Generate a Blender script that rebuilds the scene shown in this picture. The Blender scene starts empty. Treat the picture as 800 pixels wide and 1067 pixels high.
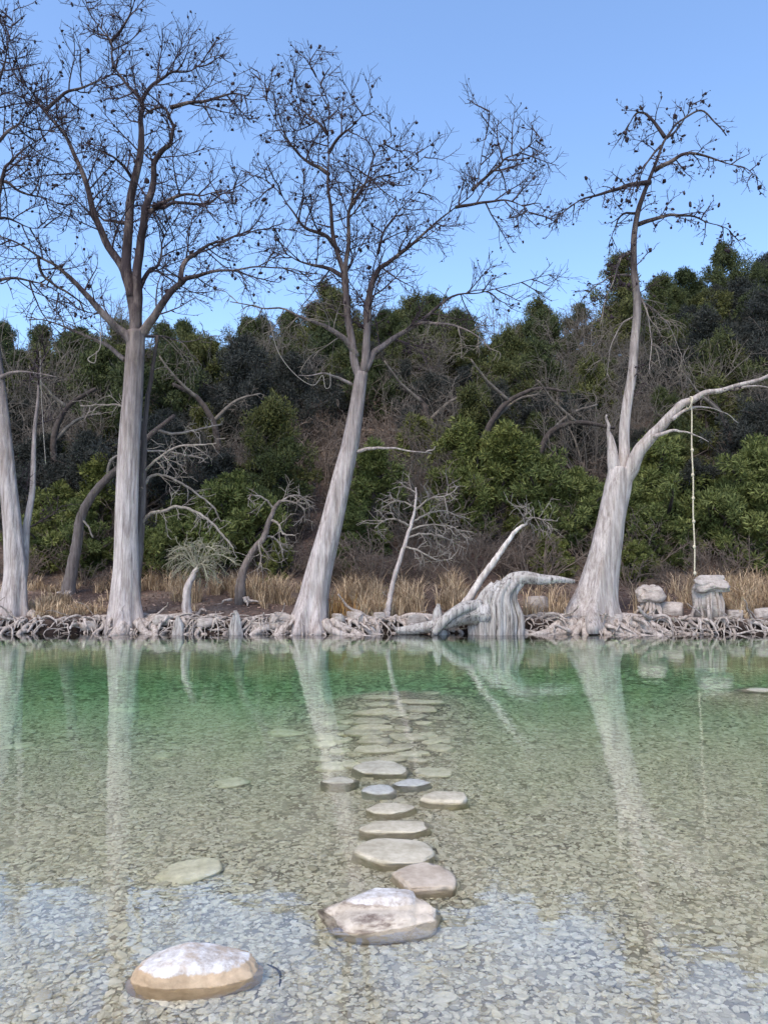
import bpy, math, random
import numpy as np
from mathutils import Vector, Matrix, noise as mnoise

random.seed(7)
SC = bpy.context.scene
C = SC.collection
R = math.radians

# ------------------------------------------------------------------ camera frame (photo measures -> world points)
F, CX, CY = 770.0, 400.0, 533.5
CAMZ = 1.5
PITCH = math.atan(66.5 / F)
CP, SP = math.cos(PITCH), math.sin(PITCH)

def ray(px, py):
    dx, dy = (px - CX) / F, (CY - py) / F
    return Vector((dx, CP - dy * SP, SP + dy * CP))

def P(px, py, Y):
    d = ray(px, py)
    s = Y / d.y
    return Vector((d.x * s, Y, CAMZ + d.z * s))

def interp(x, xs, ys):
    return float(np.interp(x, xs, ys))

# ------------------------------------------------------------------ ground shapes
def fbm(x, y, s=1.0, o=3):
    v, a = 0.0, 1.0
    for i in range(o):
        v += a * mnoise.noise(Vector((x * s, y * s, 3.7 + 11 * i)))
        s *= 2.1
        a *= 0.5
    return v

def shore(x):
    return 19.35 + 0.18 * math.sin(x * 0.6) + 0.1 * math.sin(x * 1.7 + 1)

def bed_depth(x, y):
    yy = y - 0.10 * x if y > 5 else y - 0.10 * x * max(0, (y - 3) / 2)
    d = interp(yy, [-40, 0.6, 1.4, 2.5, 3.4, 5, 6.5, 8, 10, 12.5, 15, 17.5],
               [-6, -0.25, 0.0, 0.085, 0.125, 0.22, 0.37, 0.66, 1.2, 1.75, 2.1, 1.9])
    if 3.2 < y < 11.5:
        cx = interp(y, [3.2, 4, 5, 6, 8, 11], [0.12, 0.14, 0.12, 0.1, 0.1, 0.25])
        g = math.exp(-((x - cx) / interp(y, [3.5, 6, 8], [0.42, 0.6, 0.95])) ** 2) * min(1, (y - 3.2) / 0.5, (11.5 - y) / 1.5)
        d = d * (1 - g) + min(d, interp(y, [3.2, 4, 6, 8, 11], [0.11, 0.10, 0.14, 0.17, 0.20])) * g
    g = math.exp(-((x - 5.05) ** 2 + (y - 9.75) ** 2) / 0.9)
    d = d * (1 - g) + min(d, 0.13) * g
    s = shore(x)
    if y > 16:
        t = min(1, max(0, (y - 16) / (s - 16)))
        d = d * (1 - t ** 3) + 0.12 * t ** 3
    if y > s:
        d = 0.12 + (y - s) * 0.2
    return d

def bed_z(x, y):
    return -bed_depth(x, y) + 0.02 * fbm(x, y, 0.9, 2)

CREST = ([-400, 0, 60, 150, 200, 300, 350, 450, 520, 560, 600, 650, 700, 760, 800, 1200],
         [330, 325, 328, 322, 318, 308, 296, 290, 305, 318, 300, 288, 274, 258, 252, 250])

def hill_z(x, y):
    s = shore(x)
    base = interp(y - s, [-3, -0.6, 0.0, 0.22, 0.34, 1.2, 3.0, 4.7, 6], [-1.5, -0.35, -0.06, 0.06, 0.34, 0.47, 0.85, 1.25, 1.9])
    if y > 24:
        px = CX + x / max(y, 24) * F
        top = CAMZ + (603 - interp(px, *CREST)) / F * 49 - 5.5
        t = (y - 24) / 25.0
        if t < 1:
            base = 1.2 + (top - 1.2) * (t * 0.92 + 0.08 * t * t)
        else:
            base = top + min(2.0, (y - 49) * 0.06)
    return base + 0.10 * fbm(x, y, 0.35, 3) * min(1, max(0, (y - s) * 0.6)) + (0.5 * fbm(x, y, 0.12, 2) * min(1, max(0, (y - 25) / 8)))

def to_bed(px, py):
    """the point of the river bed seen at a pixel, through the refracting surface"""
    d = ray(px, py).normalized()
    s = -CAMZ / d.z
    p = Vector((0, 0, CAMZ)) + d * s
    n = 1 / 1.27
    h = Vector((d.x, d.y, 0)) * n
    r = Vector((h.x, h.y, -math.sqrt(max(0, 1 - h.length_squared))))
    for i in range(400):
        p = p + r * 0.01
        if p.z < bed_z(p.x, p.y):
            break
    return p

def to_surface(px, py, z=0.0):
    d = ray(px, py)
    return Vector((0, 0, CAMZ)) + d * ((z - CAMZ) / d.z)

# ------------------------------------------------------------------ object helpers
def tag(o, label=None, cat=None, group=None, kind=None):
    if label: o['label'] = label
    if cat: o['category'] = cat
    if group: o['group'] = group
    if kind: o['kind'] = kind
    return o

def empty(name, loc, label, cat, group=None):
    o = bpy.data.objects.new(name, None)
    C.objects.link(o)
    o.location = loc
    o.empty_display_size = 0.2
    return tag(o, label, cat, group)

class MB:
    """collects shapes and links them as ONE mesh object"""
    def __init__(s):
        s.v, s.f, s.m = [], [], []
    def add(s, v, f, mi=0):
        o = len(s.v)
        s.v.extend(v)
        s.f.extend([tuple(i + o for i in q) for q in f])
        s.m.extend([mi] * len(f))
    def tube(s, pts, rad, sides=6, flute=None, mi=0, cap=True, squash=1.0):
        n = len(pts)
        if n < 2: return
        vs, fs = [], []
        t = (pts[1] - pts[0]).normalized()
        a = Vector((1, 0, 0)) if abs(t.x) < 0.8 else Vector((0, 1, 0))
        nrm = (a - t * a.dot(t)).normalized()
        for i in range(n):
            if i == 0: t = pts[1] - pts[0]
            elif i == n - 1: t = pts[-1] - pts[-2]
            else: t = pts[i + 1] - pts[i - 1]
            t = t.normalized()
            nrm = nrm - t * nrm.dot(t)
            if nrm.length < 1e-5: nrm = t.orthogonal()
            nrm = nrm.normalized()
            b = t.cross(nrm)
            r = rad[i]
            u = i / (n - 1)
            for k in range(sides):
                th = 2 * math.pi * k / sides
                rr = r * (flute(th, u) if flute else 1.0)
                vs.append(pts[i] + nrm * (math.cos(th) * rr) + b * (math.sin(th) * rr * squash))
        for i in range(n - 1):
            for k in range(sides):
                k2 = (k + 1) % sides
                fs.append((i * sides + k, i * sides + k2, (i + 1) * sides + k2, (i + 1) * sides + k))
        if cap:
            fs.append(tuple(range((n - 1) * sides, n * sides)))
            fs.append(tuple(reversed(range(sides))))
        s.add(vs, fs, mi)
    def build(s, name, mats, parent=None, origin=None, smooth=True):
        if not isinstance(mats, (list, tuple)): mats = [mats]
        me = bpy.data.meshes.new(name)
        o = origin if origin is not None else Vector((0, 0, 0))
        va = np.array([tuple(p) for p in s.v], dtype=float) - np.array(tuple(o))
        me.from_pydata(va.tolist(), [], s.f)
        for m in mats: me.materials.append(m)
        if len(mats) > 1:
            me.polygons.foreach_set('material_index', s.m)
        me.polygons.foreach_set('use_smooth', [smooth] * len(s.f))
        me.update()
        ob = bpy.data.objects.new(name, me)
        C.objects.link(ob)
        if parent is not None:
            ob.parent = parent
        elif origin is not None:
            ob.location = origin
        return ob

def smooth_path(pts, per=6):
    """Catmull-Rom through the control points"""
    if len(pts) < 3:
        return [pts[0].lerp(pts[-1], i / per) for i in range(per + 1)]
    q = [pts[0] * 2 - pts[1]] + list(pts) + [pts[-1] * 2 - pts[-2]]
    out = []
    for i in range(1, len(q) - 2):
        p0, p1, p2, p3 = q[i - 1], q[i], q[i + 1], q[i + 2]
        for k in range(per):
            t = k / per
            out.append(0.5 * ((2 * p1) + (p2 - p0) * t + (2 * p0 - 5 * p1 + 4 * p2 - p3) * t * t + (3 * p1 - p0 - 3 * p2 + p3) * t ** 3))
    out.append(q[-2].copy())
    return out

def resample_r(ctrl, n):
    xs = np.linspace(0, 1, len(ctrl))
    return list(np.interp(np.linspace(0, 1, n), xs, ctrl))

def rv(rng):
    while True:
        v = Vector((rng.uniform(-1, 1), rng.uniform(-1, 1), rng.uniform(-1, 1)))
        if 0.05 < v.length < 1: return v.normalized()

# ------------------------------------------------------------------ materials
def new_mat(name):
    m = bpy.data.materials.new(name)
    m.use_nodes = True
    nt = m.node_tree
    b = nt.nodes['Principled BSDF']
    b.inputs['Specular IOR Level'].default_value = 0.25
    b.inputs['Roughness'].default_value = 0.85
    return m, nt, b

def N(nt, t, **kw):
    n = nt.nodes.new(t)
    for k, v in kw.items(): setattr(n, k, v)
    return n

def ramp(nt, fac, stops):
    r = N(nt, 'ShaderNodeValToRGB')
    el = r.color_ramp.elements
    while len(el) > 2: el.remove(el[-1])
    for i, (p, c) in enumerate(stops):
        e = el[i] if i < 2 else el.new(p)
        e.position = p
        e.color = (c[0], c[1], c[2], 1)
    nt.links.new(fac, r.inputs[0])
    return r.outputs[0]

def coords(nt, scale=(1, 1, 1), kind='Object'):
    tc = N(nt, 'ShaderNodeTexCoord')
    mp = N(nt, 'ShaderNodeMapping')
    mp.inputs['Scale'].default_value = scale
    nt.links.new(tc.outputs[kind], mp.inputs[0])
    return mp.outputs[0]

def noise(nt, vec, scale, detail=4, rough=0.55):
    n = N(nt, 'ShaderNodeTexNoise')
    n.inputs['Scale'].default_value = scale
    n.inputs['Detail'].default_value = detail
    n.inputs['Roughness'].default_value = rough
    nt.links.new(vec, n.inputs['Vector'])
    return n.outputs[0]

def mixc(nt, fac, a, b, blend='MIX'):
    m = N(nt, 'ShaderNodeMix', data_type='RGBA', blend_type=blend)
    for sock, v in ((m.inputs[0], fac), (m.inputs[6], a), (m.inputs[7], b)):
        if hasattr(v, 'is_linked') or hasattr(v, 'links'): nt.links.new(v, sock)
        elif isinstance(v, (int, float)): sock.default_value = v
        else: sock.default_value = (v[0], v[1], v[2], 1)
    return m.outputs[2]

def bump(nt, b, h, strength=0.5, dist=0.02):
    n = N(nt, 'ShaderNodeBump')
    n.inputs['Strength'].default_value = strength
    n.inputs['Distance'].default_value = dist
    nt.links.new(h, n.inputs['Height'])
    nt.links.new(n.outputs[0], b.inputs['Normal'])

def world_z(nt):
    g = N(nt, 'ShaderNodeNewGeometry')
    s = N(nt, 'ShaderNodeSeparateXYZ')
    nt.links.new(g.outputs['Position'], s.inputs[0])
    return s.outputs[2]

def maprange(nt, v, a, b):
    n = N(nt, 'ShaderNodeMapRange')
    n.inputs[1].default_value = a
    n.inputs[2].default_value = b
    nt.links.new(v, n.inputs[0])
    return n.outputs[0]

def bark(name, pale, dark, z0, z1, streak=0.55, bs=0.7):
    """fibrous cypress bark, bleached by floods low on the trunk and brown above"""
    m, nt, b = new_mat(name)
    v = coords(nt, (1, 1, 0.07))
    n1 = noise(nt, v, 15, 8, 0.75)
    n2 = noise(nt, coords(nt), 1.7, 4)
    z = world_z(nt)
    add = N(nt, 'ShaderNodeMath', operation='MULTIPLY_ADD')
    nt.links.new(n2, add.inputs[0]); add.inputs[1].default_value = 2.2
    nt.links.new(z, add.inputs[2])
    t = maprange(nt, add.outputs[0], z0 + 1.1, z1 + 1.1)
    col = mixc(nt, t, pale, dark)
    st = ramp(nt, n1, [(0.36, (streak * 0.8, streak * 0.74, streak * 0.72)), (0.47, (0.8, 0.78, 0.77)), (0.6, (1.15, 1.15, 1.15))])
    col = mixc(nt, 1.0, col, st, 'MULTIPLY')
    pt = ramp(nt, noise(nt, coords(nt, (1, 1, 0.5)), 3.1, 5), [(0.38, (0.72, 0.70, 0.68)), (0.6, (1, 1, 1))])
    col = mixc(nt, 0.8, col, pt, 'MULTIPLY')
    sf = ramp(nt, noise(nt, coords(nt, (1.3, 1.3, 0.35)), 1.9, 6, 0.7), [(0.50, (0, 0, 0)), (0.72, (0.75, 0.75, 0.75))])
    col = mixc(nt, sf, col, (pale[0] * 0.55, pale[1] * 0.50, pale[2] * 0.46))
    nt.links.new(col, b.inputs['Base Color'])
    b.inputs['Roughness'].default_value = 0.9
    bump(nt, b, n1, bs, 0.06)
    return m

M = {}
M['bark_pale'] = bark('bleached_bark', (0.57, 0.495, 0.46), (0.055, 0.040, 0.042), 3.2, 9.3, 0.58, 1.0)
M['bark_right'] = bark('weathered_bark', (0.54, 0.475, 0.435), (0.055, 0.042, 0.044), 6.2, 10.4, 0.58, 1.0)
M['bark_grey'] = bark('grey_bark', (0.24, 0.20, 0.18), (0.10, 0.08, 0.075), 2.0, 7.0)
M['bark_white'] = bark('white_dead_wood', (0.62, 0.56, 0.51), (0.58, 0.52, 0.47), 2.0, 6.0, 0.7, 0.4)
M['dead_twig'] = bark('dead_twig_wood', (0.28, 0.25, 0.215), (0.28, 0.245, 0.215), 1.0, 6.0, 0.7, 0.3)
M['driftwood'] = bark('driftwood', (0.50, 0.465, 0.43), (0.50, 0.465, 0.43), 1, 6, 0.16, 1.0)
M['root'] = bark('bleached_root', (0.50, 0.435, 0.385), (0.46, 0.40, 0.355), 0.5, 3, 0.4, 0.8)

def plain(name, c0, c1, scale=6, rough=0.9, island=False, bs=0.3):
    m, nt, b = new_mat(name)
    if island:
        g = N(nt, 'ShaderNodeNewGeometry')
        f = g.outputs['Random Per Island']
    else:
        f = noise(nt, coords(nt), scale, 5, 0.6)
    col = ramp(nt, f, [(0.15 if island else 0.35, c0), (0.9 if island else 0.65, c1)])
    nt.links.new(col, b.inputs['Base Color'])
    b.inputs['Roughness'].default_value = rough
    if not island: bump(nt, b, f, bs, 0.02)
    return m

M['twig'] = plain('dark_twig', (0.036, 0.025, 0.029), (0.062, 0.044, 0.048), 3)
M['moss'] = plain('ball_moss', (0.022, 0.014, 0.018), (0.042, 0.028, 0.032), 9)
M['grass'] = plain('dry_grass', (0.24, 0.165, 0.10), (0.66, 0.49, 0.31), island=True)
M['grass_rust'] = plain('rusty_grass', (0.30, 0.16, 0.06), (0.50, 0.29, 0.11), island=True)
M['litter'] = plain('fallen_leaves', (0.16, 0.095, 0.07), (0.36, 0.25, 0.19), island=True)
M['rope'] = plain('rope_fibre', (0.42, 0.36, 0.255), (0.58, 0.51, 0.38), 30)
M['white_rope'] = plain('pale_rope_fibre', (0.25, 0.22, 0.19), (0.38, 0.34, 0.30), 30)
M['shrub_wood'] = plain('bare_shrub_wood', (0.10, 0.075, 0.060), (0.205, 0.16, 0.125), 5)
M['shrub_grey'] = plain('grey_shrub_wood', (0.095, 0.078, 0.064), (0.19, 0.162, 0.132), 5)
M['shade_wood'] = plain('juniper_wood', (0.035, 0.028, 0.025), (0.09, 0.07, 0.06), 5)  # plain dark brown wood for stems and limbs

def leafmat(name, c0, c1):
    m, nt, b = new_mat(name)
    g = N(nt, 'ShaderNodeNewGeometry')
    oi = N(nt, 'ShaderNodeObjectInfo')
    col = ramp(nt, g.outputs['Random Per Island'], [(0.0, c0), (1.0, c1)])
    tint = ramp(nt, oi.outputs['Random'], [(0.0, (0.78, 0.82, 0.85)), (1.0, (1.2, 1.12, 1.0))])
    col = mixc(nt, 1.0, col, tint, 'MULTIPLY')
    nt.links.new(col, b.inputs['Base Color'])
    b.inputs['Roughness'].default_value = 0.7
    return m
M['leaf_dark'] = leafmat('juniper_needles', (0.022, 0.032, 0.012), (0.078, 0.094, 0.030))
M['leaf_olive'] = leafmat('olive_needles', (0.034, 0.042, 0.014), (0.125, 0.130, 0.040))
M['leaf_bright'] = leafmat('fresh_needles', (0.055, 0.072, 0.020), (0.185, 0.205, 0.062))
M['leaf_shade'] = leafmat('oak_leaves', (0.016, 0.020, 0.017), (0.048, 0.050, 0.043))  # near-black foliage of the evergreen oaks

def ground_hill():
    m, nt, b = new_mat('leaf_litter_soil')
    v = coords(nt)
    n1 = noise(nt, v, 0.55, 6, 0.6)
    n2 = noise(nt, v, 9, 6, 0.7)
    n3 = noise(nt, v, 38, 3, 0.6)
    a = ramp(nt, n1, [(0.36, (0.09, 0.062, 0.054)), (0.52, (0.145, 0.105, 0.087)), (0.66, (0.24, 0.19, 0.155))])
    c = ramp(nt, n2, [(0.32, (0.55, 0.52, 0.5)), (0.68, (1.25, 1.2, 1.15))])
    col = mixc(nt, 1.0, a, c, 'MULTIPLY')
    d = ramp(nt, n3, [(0.35, (0.7, 0.68, 0.66)), (0.62, (1.1, 1.1, 1.1))])
    col = mixc(nt, 0.7, col, d, 'MULTIPLY')
    damp_gap_dark = ramp(nt, world_z(nt), [(0.16, (0.22, 0.20, 0.19)), (0.42, (1, 1, 1))])  # wet soil at the waterline; also paints in the dark gaps below the roots
    col = mixc(nt, 1.0, col, damp_gap_dark, 'MULTIPLY')
    nt.links.new(col, b.inputs['Base Color'])
    bump(nt, b, n2, 0.8, 0.12)
    return m
M['hill'] = ground_hill()

def ground_bed():
    m, nt, b = new_mat('river_silt')
    v = coords(nt)
    vo = N(nt, 'ShaderNodeTexVoronoi', feature='F1')
    vo.inputs['Scale'].default_value = 9
    nt.links.new(v, vo.inputs['Vector'])
    big = noise(nt, v, 0.8, 4)
    col = ramp(nt, vo.outputs['Color'], [(0.2, (0.32, 0.275, 0.21)), (0.8, (0.52, 0.46, 0.365))])
    col = mixc(nt, 0.6, col, ramp(nt, big, [(0.35, (0.7, 0.7, 0.66)), (0.65, (1.1, 1.1, 1.05))]), 'MULTIPLY')
    nt.links.new(col, b.inputs['Base Color'])
    bump(nt, b, vo.outputs['Distance'], 0.6, -0.05)
    return m
M['bed'] = ground_bed()

def pebble_mat():
    m, nt, b = new_mat('limestone_pebble')
    oi = N(nt, 'ShaderNodeObjectInfo')
    col = ramp(nt, oi.outputs['Random'], [(0.0, (0.45, 0.395, 0.295)), (0.3, (0.66, 0.595, 0.465)), (0.75, (0.755, 0.69, 0.55)), (1.0, (0.81, 0.75, 0.63))])
    n = noise(nt, coords(nt), 2.2, 4)
    col = mixc(nt, 0.6, col, ramp(nt, n, [(0.35, (0.74, 0.73, 0.68)), (0.6, (1.05, 1.05, 1.02))]), 'MULTIPLY')
    nt.links.new(col, b.inputs['Base Color'])
    return m
M['pebble'] = pebble_mat()

def stone_mat(name, c0, c1, crust=None, crack=0.0):
    """crust: (z0, z1) band over which a pale dry crust covers the top"""
    m, nt, b = new_mat(name)
    v = coords(nt)
    n1 = noise(nt, v, 5.5, 6, 0.6)
    n2 = noise(nt, v, 26, 5, 0.65)
    col = ramp(nt, n1, [(0.33, c0), (0.66, c1)])
    col = mixc(nt, 0.55, col, ramp(nt, n2, [(0.35, (0.72, 0.70, 0.66)), (0.6, (1.08, 1.08, 1.08))]), 'MULTIPLY')
    if crack:
        n3 = noise(nt, coords(nt, (0.7, 0.7, 3.2)), 5.0, 5, 0.7)
        k = ramp(nt, n3, [(0.36, (0.25, 0.19, 0.18)), (0.47, (1, 1, 1))])
        col = mixc(nt, crack, col, k, 'MULTIPLY')
    if crust:
        z = world_z(nt)
        ad = N(nt, 'ShaderNodeMath', operation='MULTIPLY_ADD')
        nt.links.new(noise(nt, v, 9.0, 6, 0.7), ad.inputs[0]); ad.inputs[1].default_value = crust[2] if len(crust) > 2 else 0.085
        nt.links.new(z, ad.inputs[2])
        f = maprange(nt, ad.outputs[0], crust[0] + (crust[2] if len(crust) > 2 else 0.085) / 2, crust[1] + (crust[2] if len(crust) > 2 else 0.085) / 2)
        w = ramp(nt, noise(nt, v, 17, 7, 0.75), [(0.36, (0.33, 0.28, 0.235)), (0.47, (0.52, 0.475, 0.43)), (0.62, (0.74, 0.715, 0.69))])
        ft = ramp(nt, noise(nt, v, 12, 6, 0.7), [(0.34, (0.35, 0.35, 0.35)), (0.5, (1, 1, 1))])
        f2 = N(nt, 'ShaderNodeMath', operation='MULTIPLY')
        nt.links.new(f, f2.inputs[0]); nt.links.new(ft, f2.inputs[1])
        col = mixc(nt, f2.outputs[0], col, w)
    nt.links.new(col, b.inputs['Base Color'])
    b.inputs['Roughness'].default_value = 0.75
    bump(nt, b, n2, 0.5, 0.012)
    return m
M['st_tan'] = stone_mat('tan_limestone', (0.36, 0.315, 0.225), (0.55, 0.49, 0.375))
M['st_pink'] = stone_mat('pinkish_limestone', (0.37, 0.295, 0.22), (0.53, 0.445, 0.35))
M['st_grey'] = stone_mat('grey_limestone', (0.31, 0.285, 0.215), (0.47, 0.435, 0.335))
M['st_pale'] = stone_mat('algae_limestone', (0.72, 0.66, 0.48), (0.92, 0.86, 0.68))
M['st_pale2'] = stone_mat('silted_limestone', (0.58, 0.53, 0.40), (0.80, 0.74, 0.58))
M['st_blue'] = stone_mat('pale_blue_limestone', (0.31, 0.305, 0.27), (0.46, 0.45, 0.40))
M['st_front'] = stone_mat('ochre_rock_with_white_crust', (0.38, 0.27, 0.165), (0.56, 0.42, 0.28), crust=(0.040, 0.048, 0.06))
M['st_big'] = stone_mat('tan_rock_with_white_crust', (0.40, 0.335, 0.26), (0.60, 0.52, 0.42), crust=(0.044, 0.048, 0.03), crack=0.85)
M['st_ledge'] = stone_mat('ledge_rock', (0.17, 0.12, 0.085), (0.30, 0.225, 0.16), crack=0.7)
M['st_bank'] = stone_mat('bank_rock', (0.27, 0.23, 0.20), (0.46, 0.40, 0.355), crack=0.5)

def water_mat():
    m, nt, b = new_mat('clear_river_water')
    nt.nodes.remove(b)
    n1 = noise(nt, coords(nt, (1.0, 1.6, 1)), 4.5, 3, 0.5)
    n2 = noise(nt, coords(nt, (1.0, 1.3, 1)), 0.7, 2, 0.5)
    ad = N(nt, 'ShaderNodeMath', operation='MULTIPLY_ADD')
    nt.links.new(n1, ad.inputs[0]); ad.inputs[1].default_value = 0.35
    nt.links.new(n2, ad.inputs[2])
    bp = N(nt, 'ShaderNodeBump')
    bp.inputs['Strength'].default_value = 1.0
    bp.inputs['Distance'].default_value = 0.0045
    nt.links.new(ad.outputs[0], bp.inputs['Height'])
    refr = N(nt, 'ShaderNodeBsdfRefraction')
    refr.inputs['IOR'].default_value = 1.27
    refr.inputs['Roughness'].default_value = 0.0
    refl = N(nt, 'ShaderNodeBsdfGlossy')
    refl.inputs['Roughness'].default_value = 0.0
    refl.inputs['Color'].default_value = (1, 1, 1, 1)
    # top side index raised beyond real water to strengthen the sky's reflection
    geo = N(nt, 'ShaderNodeNewGeometry')
    ior = N(nt, 'ShaderNodeMapRange')
    ior.inputs[3].default_value = 1.95
    ior.inputs[4].default_value = 1.33
    nt.links.new(geo.outputs['Backfacing'], ior.inputs[0])
    fr = N(nt, 'ShaderNodeFresnel')
    nt.links.new(ior.outputs[0], fr.inputs['IOR'])
    for n in (refr, refl, fr): nt.links.new(bp.outputs[0], n.inputs['Normal'])
    mx = N(nt, 'ShaderNodeMixShader')
    nt.links.new(fr.outputs[0], mx.inputs[0])
    nt.links.new(refr.outputs[0], mx.inputs[1])
    nt.links.new(refl.outputs[0], mx.inputs[2])
    nt.links.new(mx.outputs[0], nt.nodes['Material Output'].inputs['Surface'])
    va = N(nt, 'ShaderNodeVolumeAbsorption')
    va.inputs['Color'].default_value = (0.30, 0.85, 0.50, 1)
    va.inputs['Density'].default_value = 0.32
    nt.links.new(va.outputs[0], nt.nodes['Material Output'].inputs['Volume'])
    return m
M['water'] = water_mat()

# ------------------------------------------------------------------ the setting
def grid(name, xs, ys, zf, mat):
    v = [(x, y, zf(x, y)) for y in ys for x in xs]
    nx = len(xs)
    f = [(j * nx + i, j * nx + i + 1, (j + 1) * nx + i + 1, (j + 1) * nx + i) for j in range(len(ys) - 1) for i in range(nx - 1)]
    mb = MB(); mb.v = [Vector(p) for p in v]; mb.f = f; mb.m = [0] * len(f)
    o = mb.build(name, mat)
    o['kind'] = 'structure'
    return o

def spaced(a, b, n): return list(np.linspace(a, b, n))
xs = [-160, -90, -60, -42] + spaced(-32, 32, 161) + [42, 60, 90, 160]
grid('riverbed', xs, [-60, -30, -12, -4] + spaced(-1, 21, 111), bed_z, M['bed'])
grid('hillside', xs, spaced(18.4, 21, 40) + spaced(21.2, 26, 30) + spaced(26.5, 54, 60) + [58, 65, 80, 110, 160, 300], hill_z, M['hill'])

wb = MB()
x0, x1, y0, y1, zb = -150, 150, -50, 20.6, -4.0
wb.add([Vector(p) for p in ((x0, y0, 0), (x1, y0, 0), (x1, y1, 0), (x0, y1, 0), (x0, y0, zb), (x1, y0, zb), (x1, y1, zb), (x0, y1, zb))],
       [(0, 1, 2, 3), (7, 6, 5, 4), (0, 4, 5, 1), (1, 5, 6, 2), (2, 6, 7, 3), (3, 7, 4, 0)])
w = wb.build('water', M['water'], smooth=False)
w['kind'] = 'structure'

# ------------------------------------------------------------------ rocks
def ico(sub):
    import bmesh
    bm = bmesh.new()
    bmesh.ops.create_icosphere(bm, subdivisions=sub, radius=1)
    v = [p.co.copy() for p in bm.verts]
    f = [tuple(q.index for q in p.verts) for p in bm.faces]
    bm.free()
    return v, f
ICO = {k: ico(k) for k in (1, 2, 3, 4, 5)}

def rock_shape(L, W, T, seed, sub=4, flat=0.55, lump=0.22, boxy=0.75, facets=7, steep=False):
    """flattened slab-like cobble: length, width, thickness; the origin is at its middle"""
    v, f = ICO[sub]
    out = []
    fr = random.Random(seed * 7 + 1)
    cuts = []
    for i in range(facets):
        n = Vector((fr.uniform(-1, 1), fr.uniform(-1, 1), fr.uniform(-0.08, 0.12) if steep else fr.uniform(-0.35, 0.5))).normalized()
        cuts.append((n, fr.uniform(0.62, 0.9)))
    off = Vector((seed * 3.17, seed * 1.71, seed * 0.93))
    for p in v:
        q = Vector([math.copysign(abs(c) ** boxy, c) for c in p])
        n = mnoise.noise(p * 0.9 + off) * lump + mnoise.noise(p * 2.1 + off) * lump * 0.45 + mnoise.noise(p * 5 + off) * lump * 0.12
        q = q * (1 + n)
        for cn, cd_ in cuts:
            e = q.dot(cn) - cd_
            if e > 0: q = q - cn * (e * 0.9)
        q = q * (1 + 0.035 * mnoise.noise(p * 9 + off) + 0.02 * mnoise.noise(p * 19 + off))
        if steep: q.z = math.copysign(abs(q.z) ** 0.55, q.z) if abs(q.z) > 1e-6 else 0
        if q.z > flat: q.z = flat + (q.z - flat) * 0.25
        if q.z < -flat: q.z = -flat + (q.z + flat) * 0.25
        out.append(q)
    lo = [min(q[a] for q in out) for a in range(3)]
    hi = [max(q[a] for q in out) for a in range(3)]
    dim = (L, W, T)
    return [Vector([((q[a] - lo[a]) / (hi[a] - lo[a]) - 0.5) * dim[a] for a in range(3)]) for q in out], f

def rock(name, L, W, T, seed, mat, loc, rz, label, cat, group=None, tilt=(0, 0), **kw):
    v, f = rock_shape(L, W, T, seed, **kw)
    mb = MB(); mb.add(v, f)
    o = mb.build(name, mat)
    o.location = loc
    o.rotation_euler = (tilt[0], tilt[1], rz)
    return tag(o, label, cat, group)

def stone_above(px, py, wpx, hpx, top, name, mat, seed, label, rz=0, Wk=None, group=None, **kw):
    """a stone whose top stands a little above the water at that place"""
    c = to_surface(px, py, top * 0.5)
    L = wpx * (c.y / F) * 1.0
    dpx = F * CAMZ / (c.y ** 2)
    W = Wk or max(0.16, min(L * 0.95, (hpx - 3) / dpx * 0.92))
    z0 = bed_z(c.x, c.y) - 0.03
    T = top - z0
    kw.setdefault('boxy', 0.8)
    kw.setdefault('lump', 0.2)
    kw.setdefault('flat', 0.42)
    kw['steep'] = name != 'slab'
    kw.setdefault('facets', 9)
    c.z = (top + z0) / 2
    return rock(name, L, W, T, seed, mat, c, rz, label, 'stone', group, **kw)

# the two rocks with dry white tops
c = to_surface(199, 1010, 0.04)
zb0 = bed_z(c.x, c.y) - 0.02
def front_rock():
    L, W, T = 0.515, 0.23, 0.225
    v, f = rock_shape(L, W, T, 5, sub=5, flat=0.62, lump=0.14, boxy=0.9, facets=4)
    out = []
    for p in v:
        u = p.x / (L / 2)
        k = 1.0 - 0.36 * max(0, u + 0.12) - 0.30 * max(0, -u - 0.12)
        if p.z > -0.03: p = Vector((p.x, p.y, -0.03 + (p.z + 0.03) * max(0.25, k)))
        out.append(p)
    mb = MB(); mb.add(out, f)
    o = mb.build('stone', M['st_front'])
    o.location = (c.x, c.y + 0.06, zb0 + T / 2 - 0.015)
    o.rotation_euler = (0, R(-2), R(5))
    tag(o, 'ochre rock with a dry white humped top standing alone nearest the camera', 'stone')
front_rock()
c2 = to_surface(394, 942, 0.05)
zb1 = bed_z(c2.x, c2.y) - 0.03
def big_rock():
    L, W, T = 0.57, 0.35, 0.235
    v, f = rock_shape(L, W, T, 11, sub=5, flat=0.60, lump=0.14, boxy=0.82, facets=5)
    out = []
    for p in v:
        y = p.y / (W / 2)
        z = p.z
        if z > 0:
            z *= 0.66 + 0.34 * min(1, max(0, (y + 0.05) * 6 + 1.6 * mnoise.noise(Vector((p.x * 7, 2, 5)))))
            if p.x > L * 0.27: z *= 0.75
        out.append(Vector((p.x, p.y, z)))
    mb = MB(); mb.add(out, f)
    o = mb.build('stone', M['st_big'])
    o.location = (c2.x, c2.y, zb1 + T / 2 - 0.01)
    o.rotation_euler = (0, 0, R(-3))
    tag(o, 'large pale stepping stone with a white crusted ledge along its back, first of the row', 'stone')
big_rock()

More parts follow.
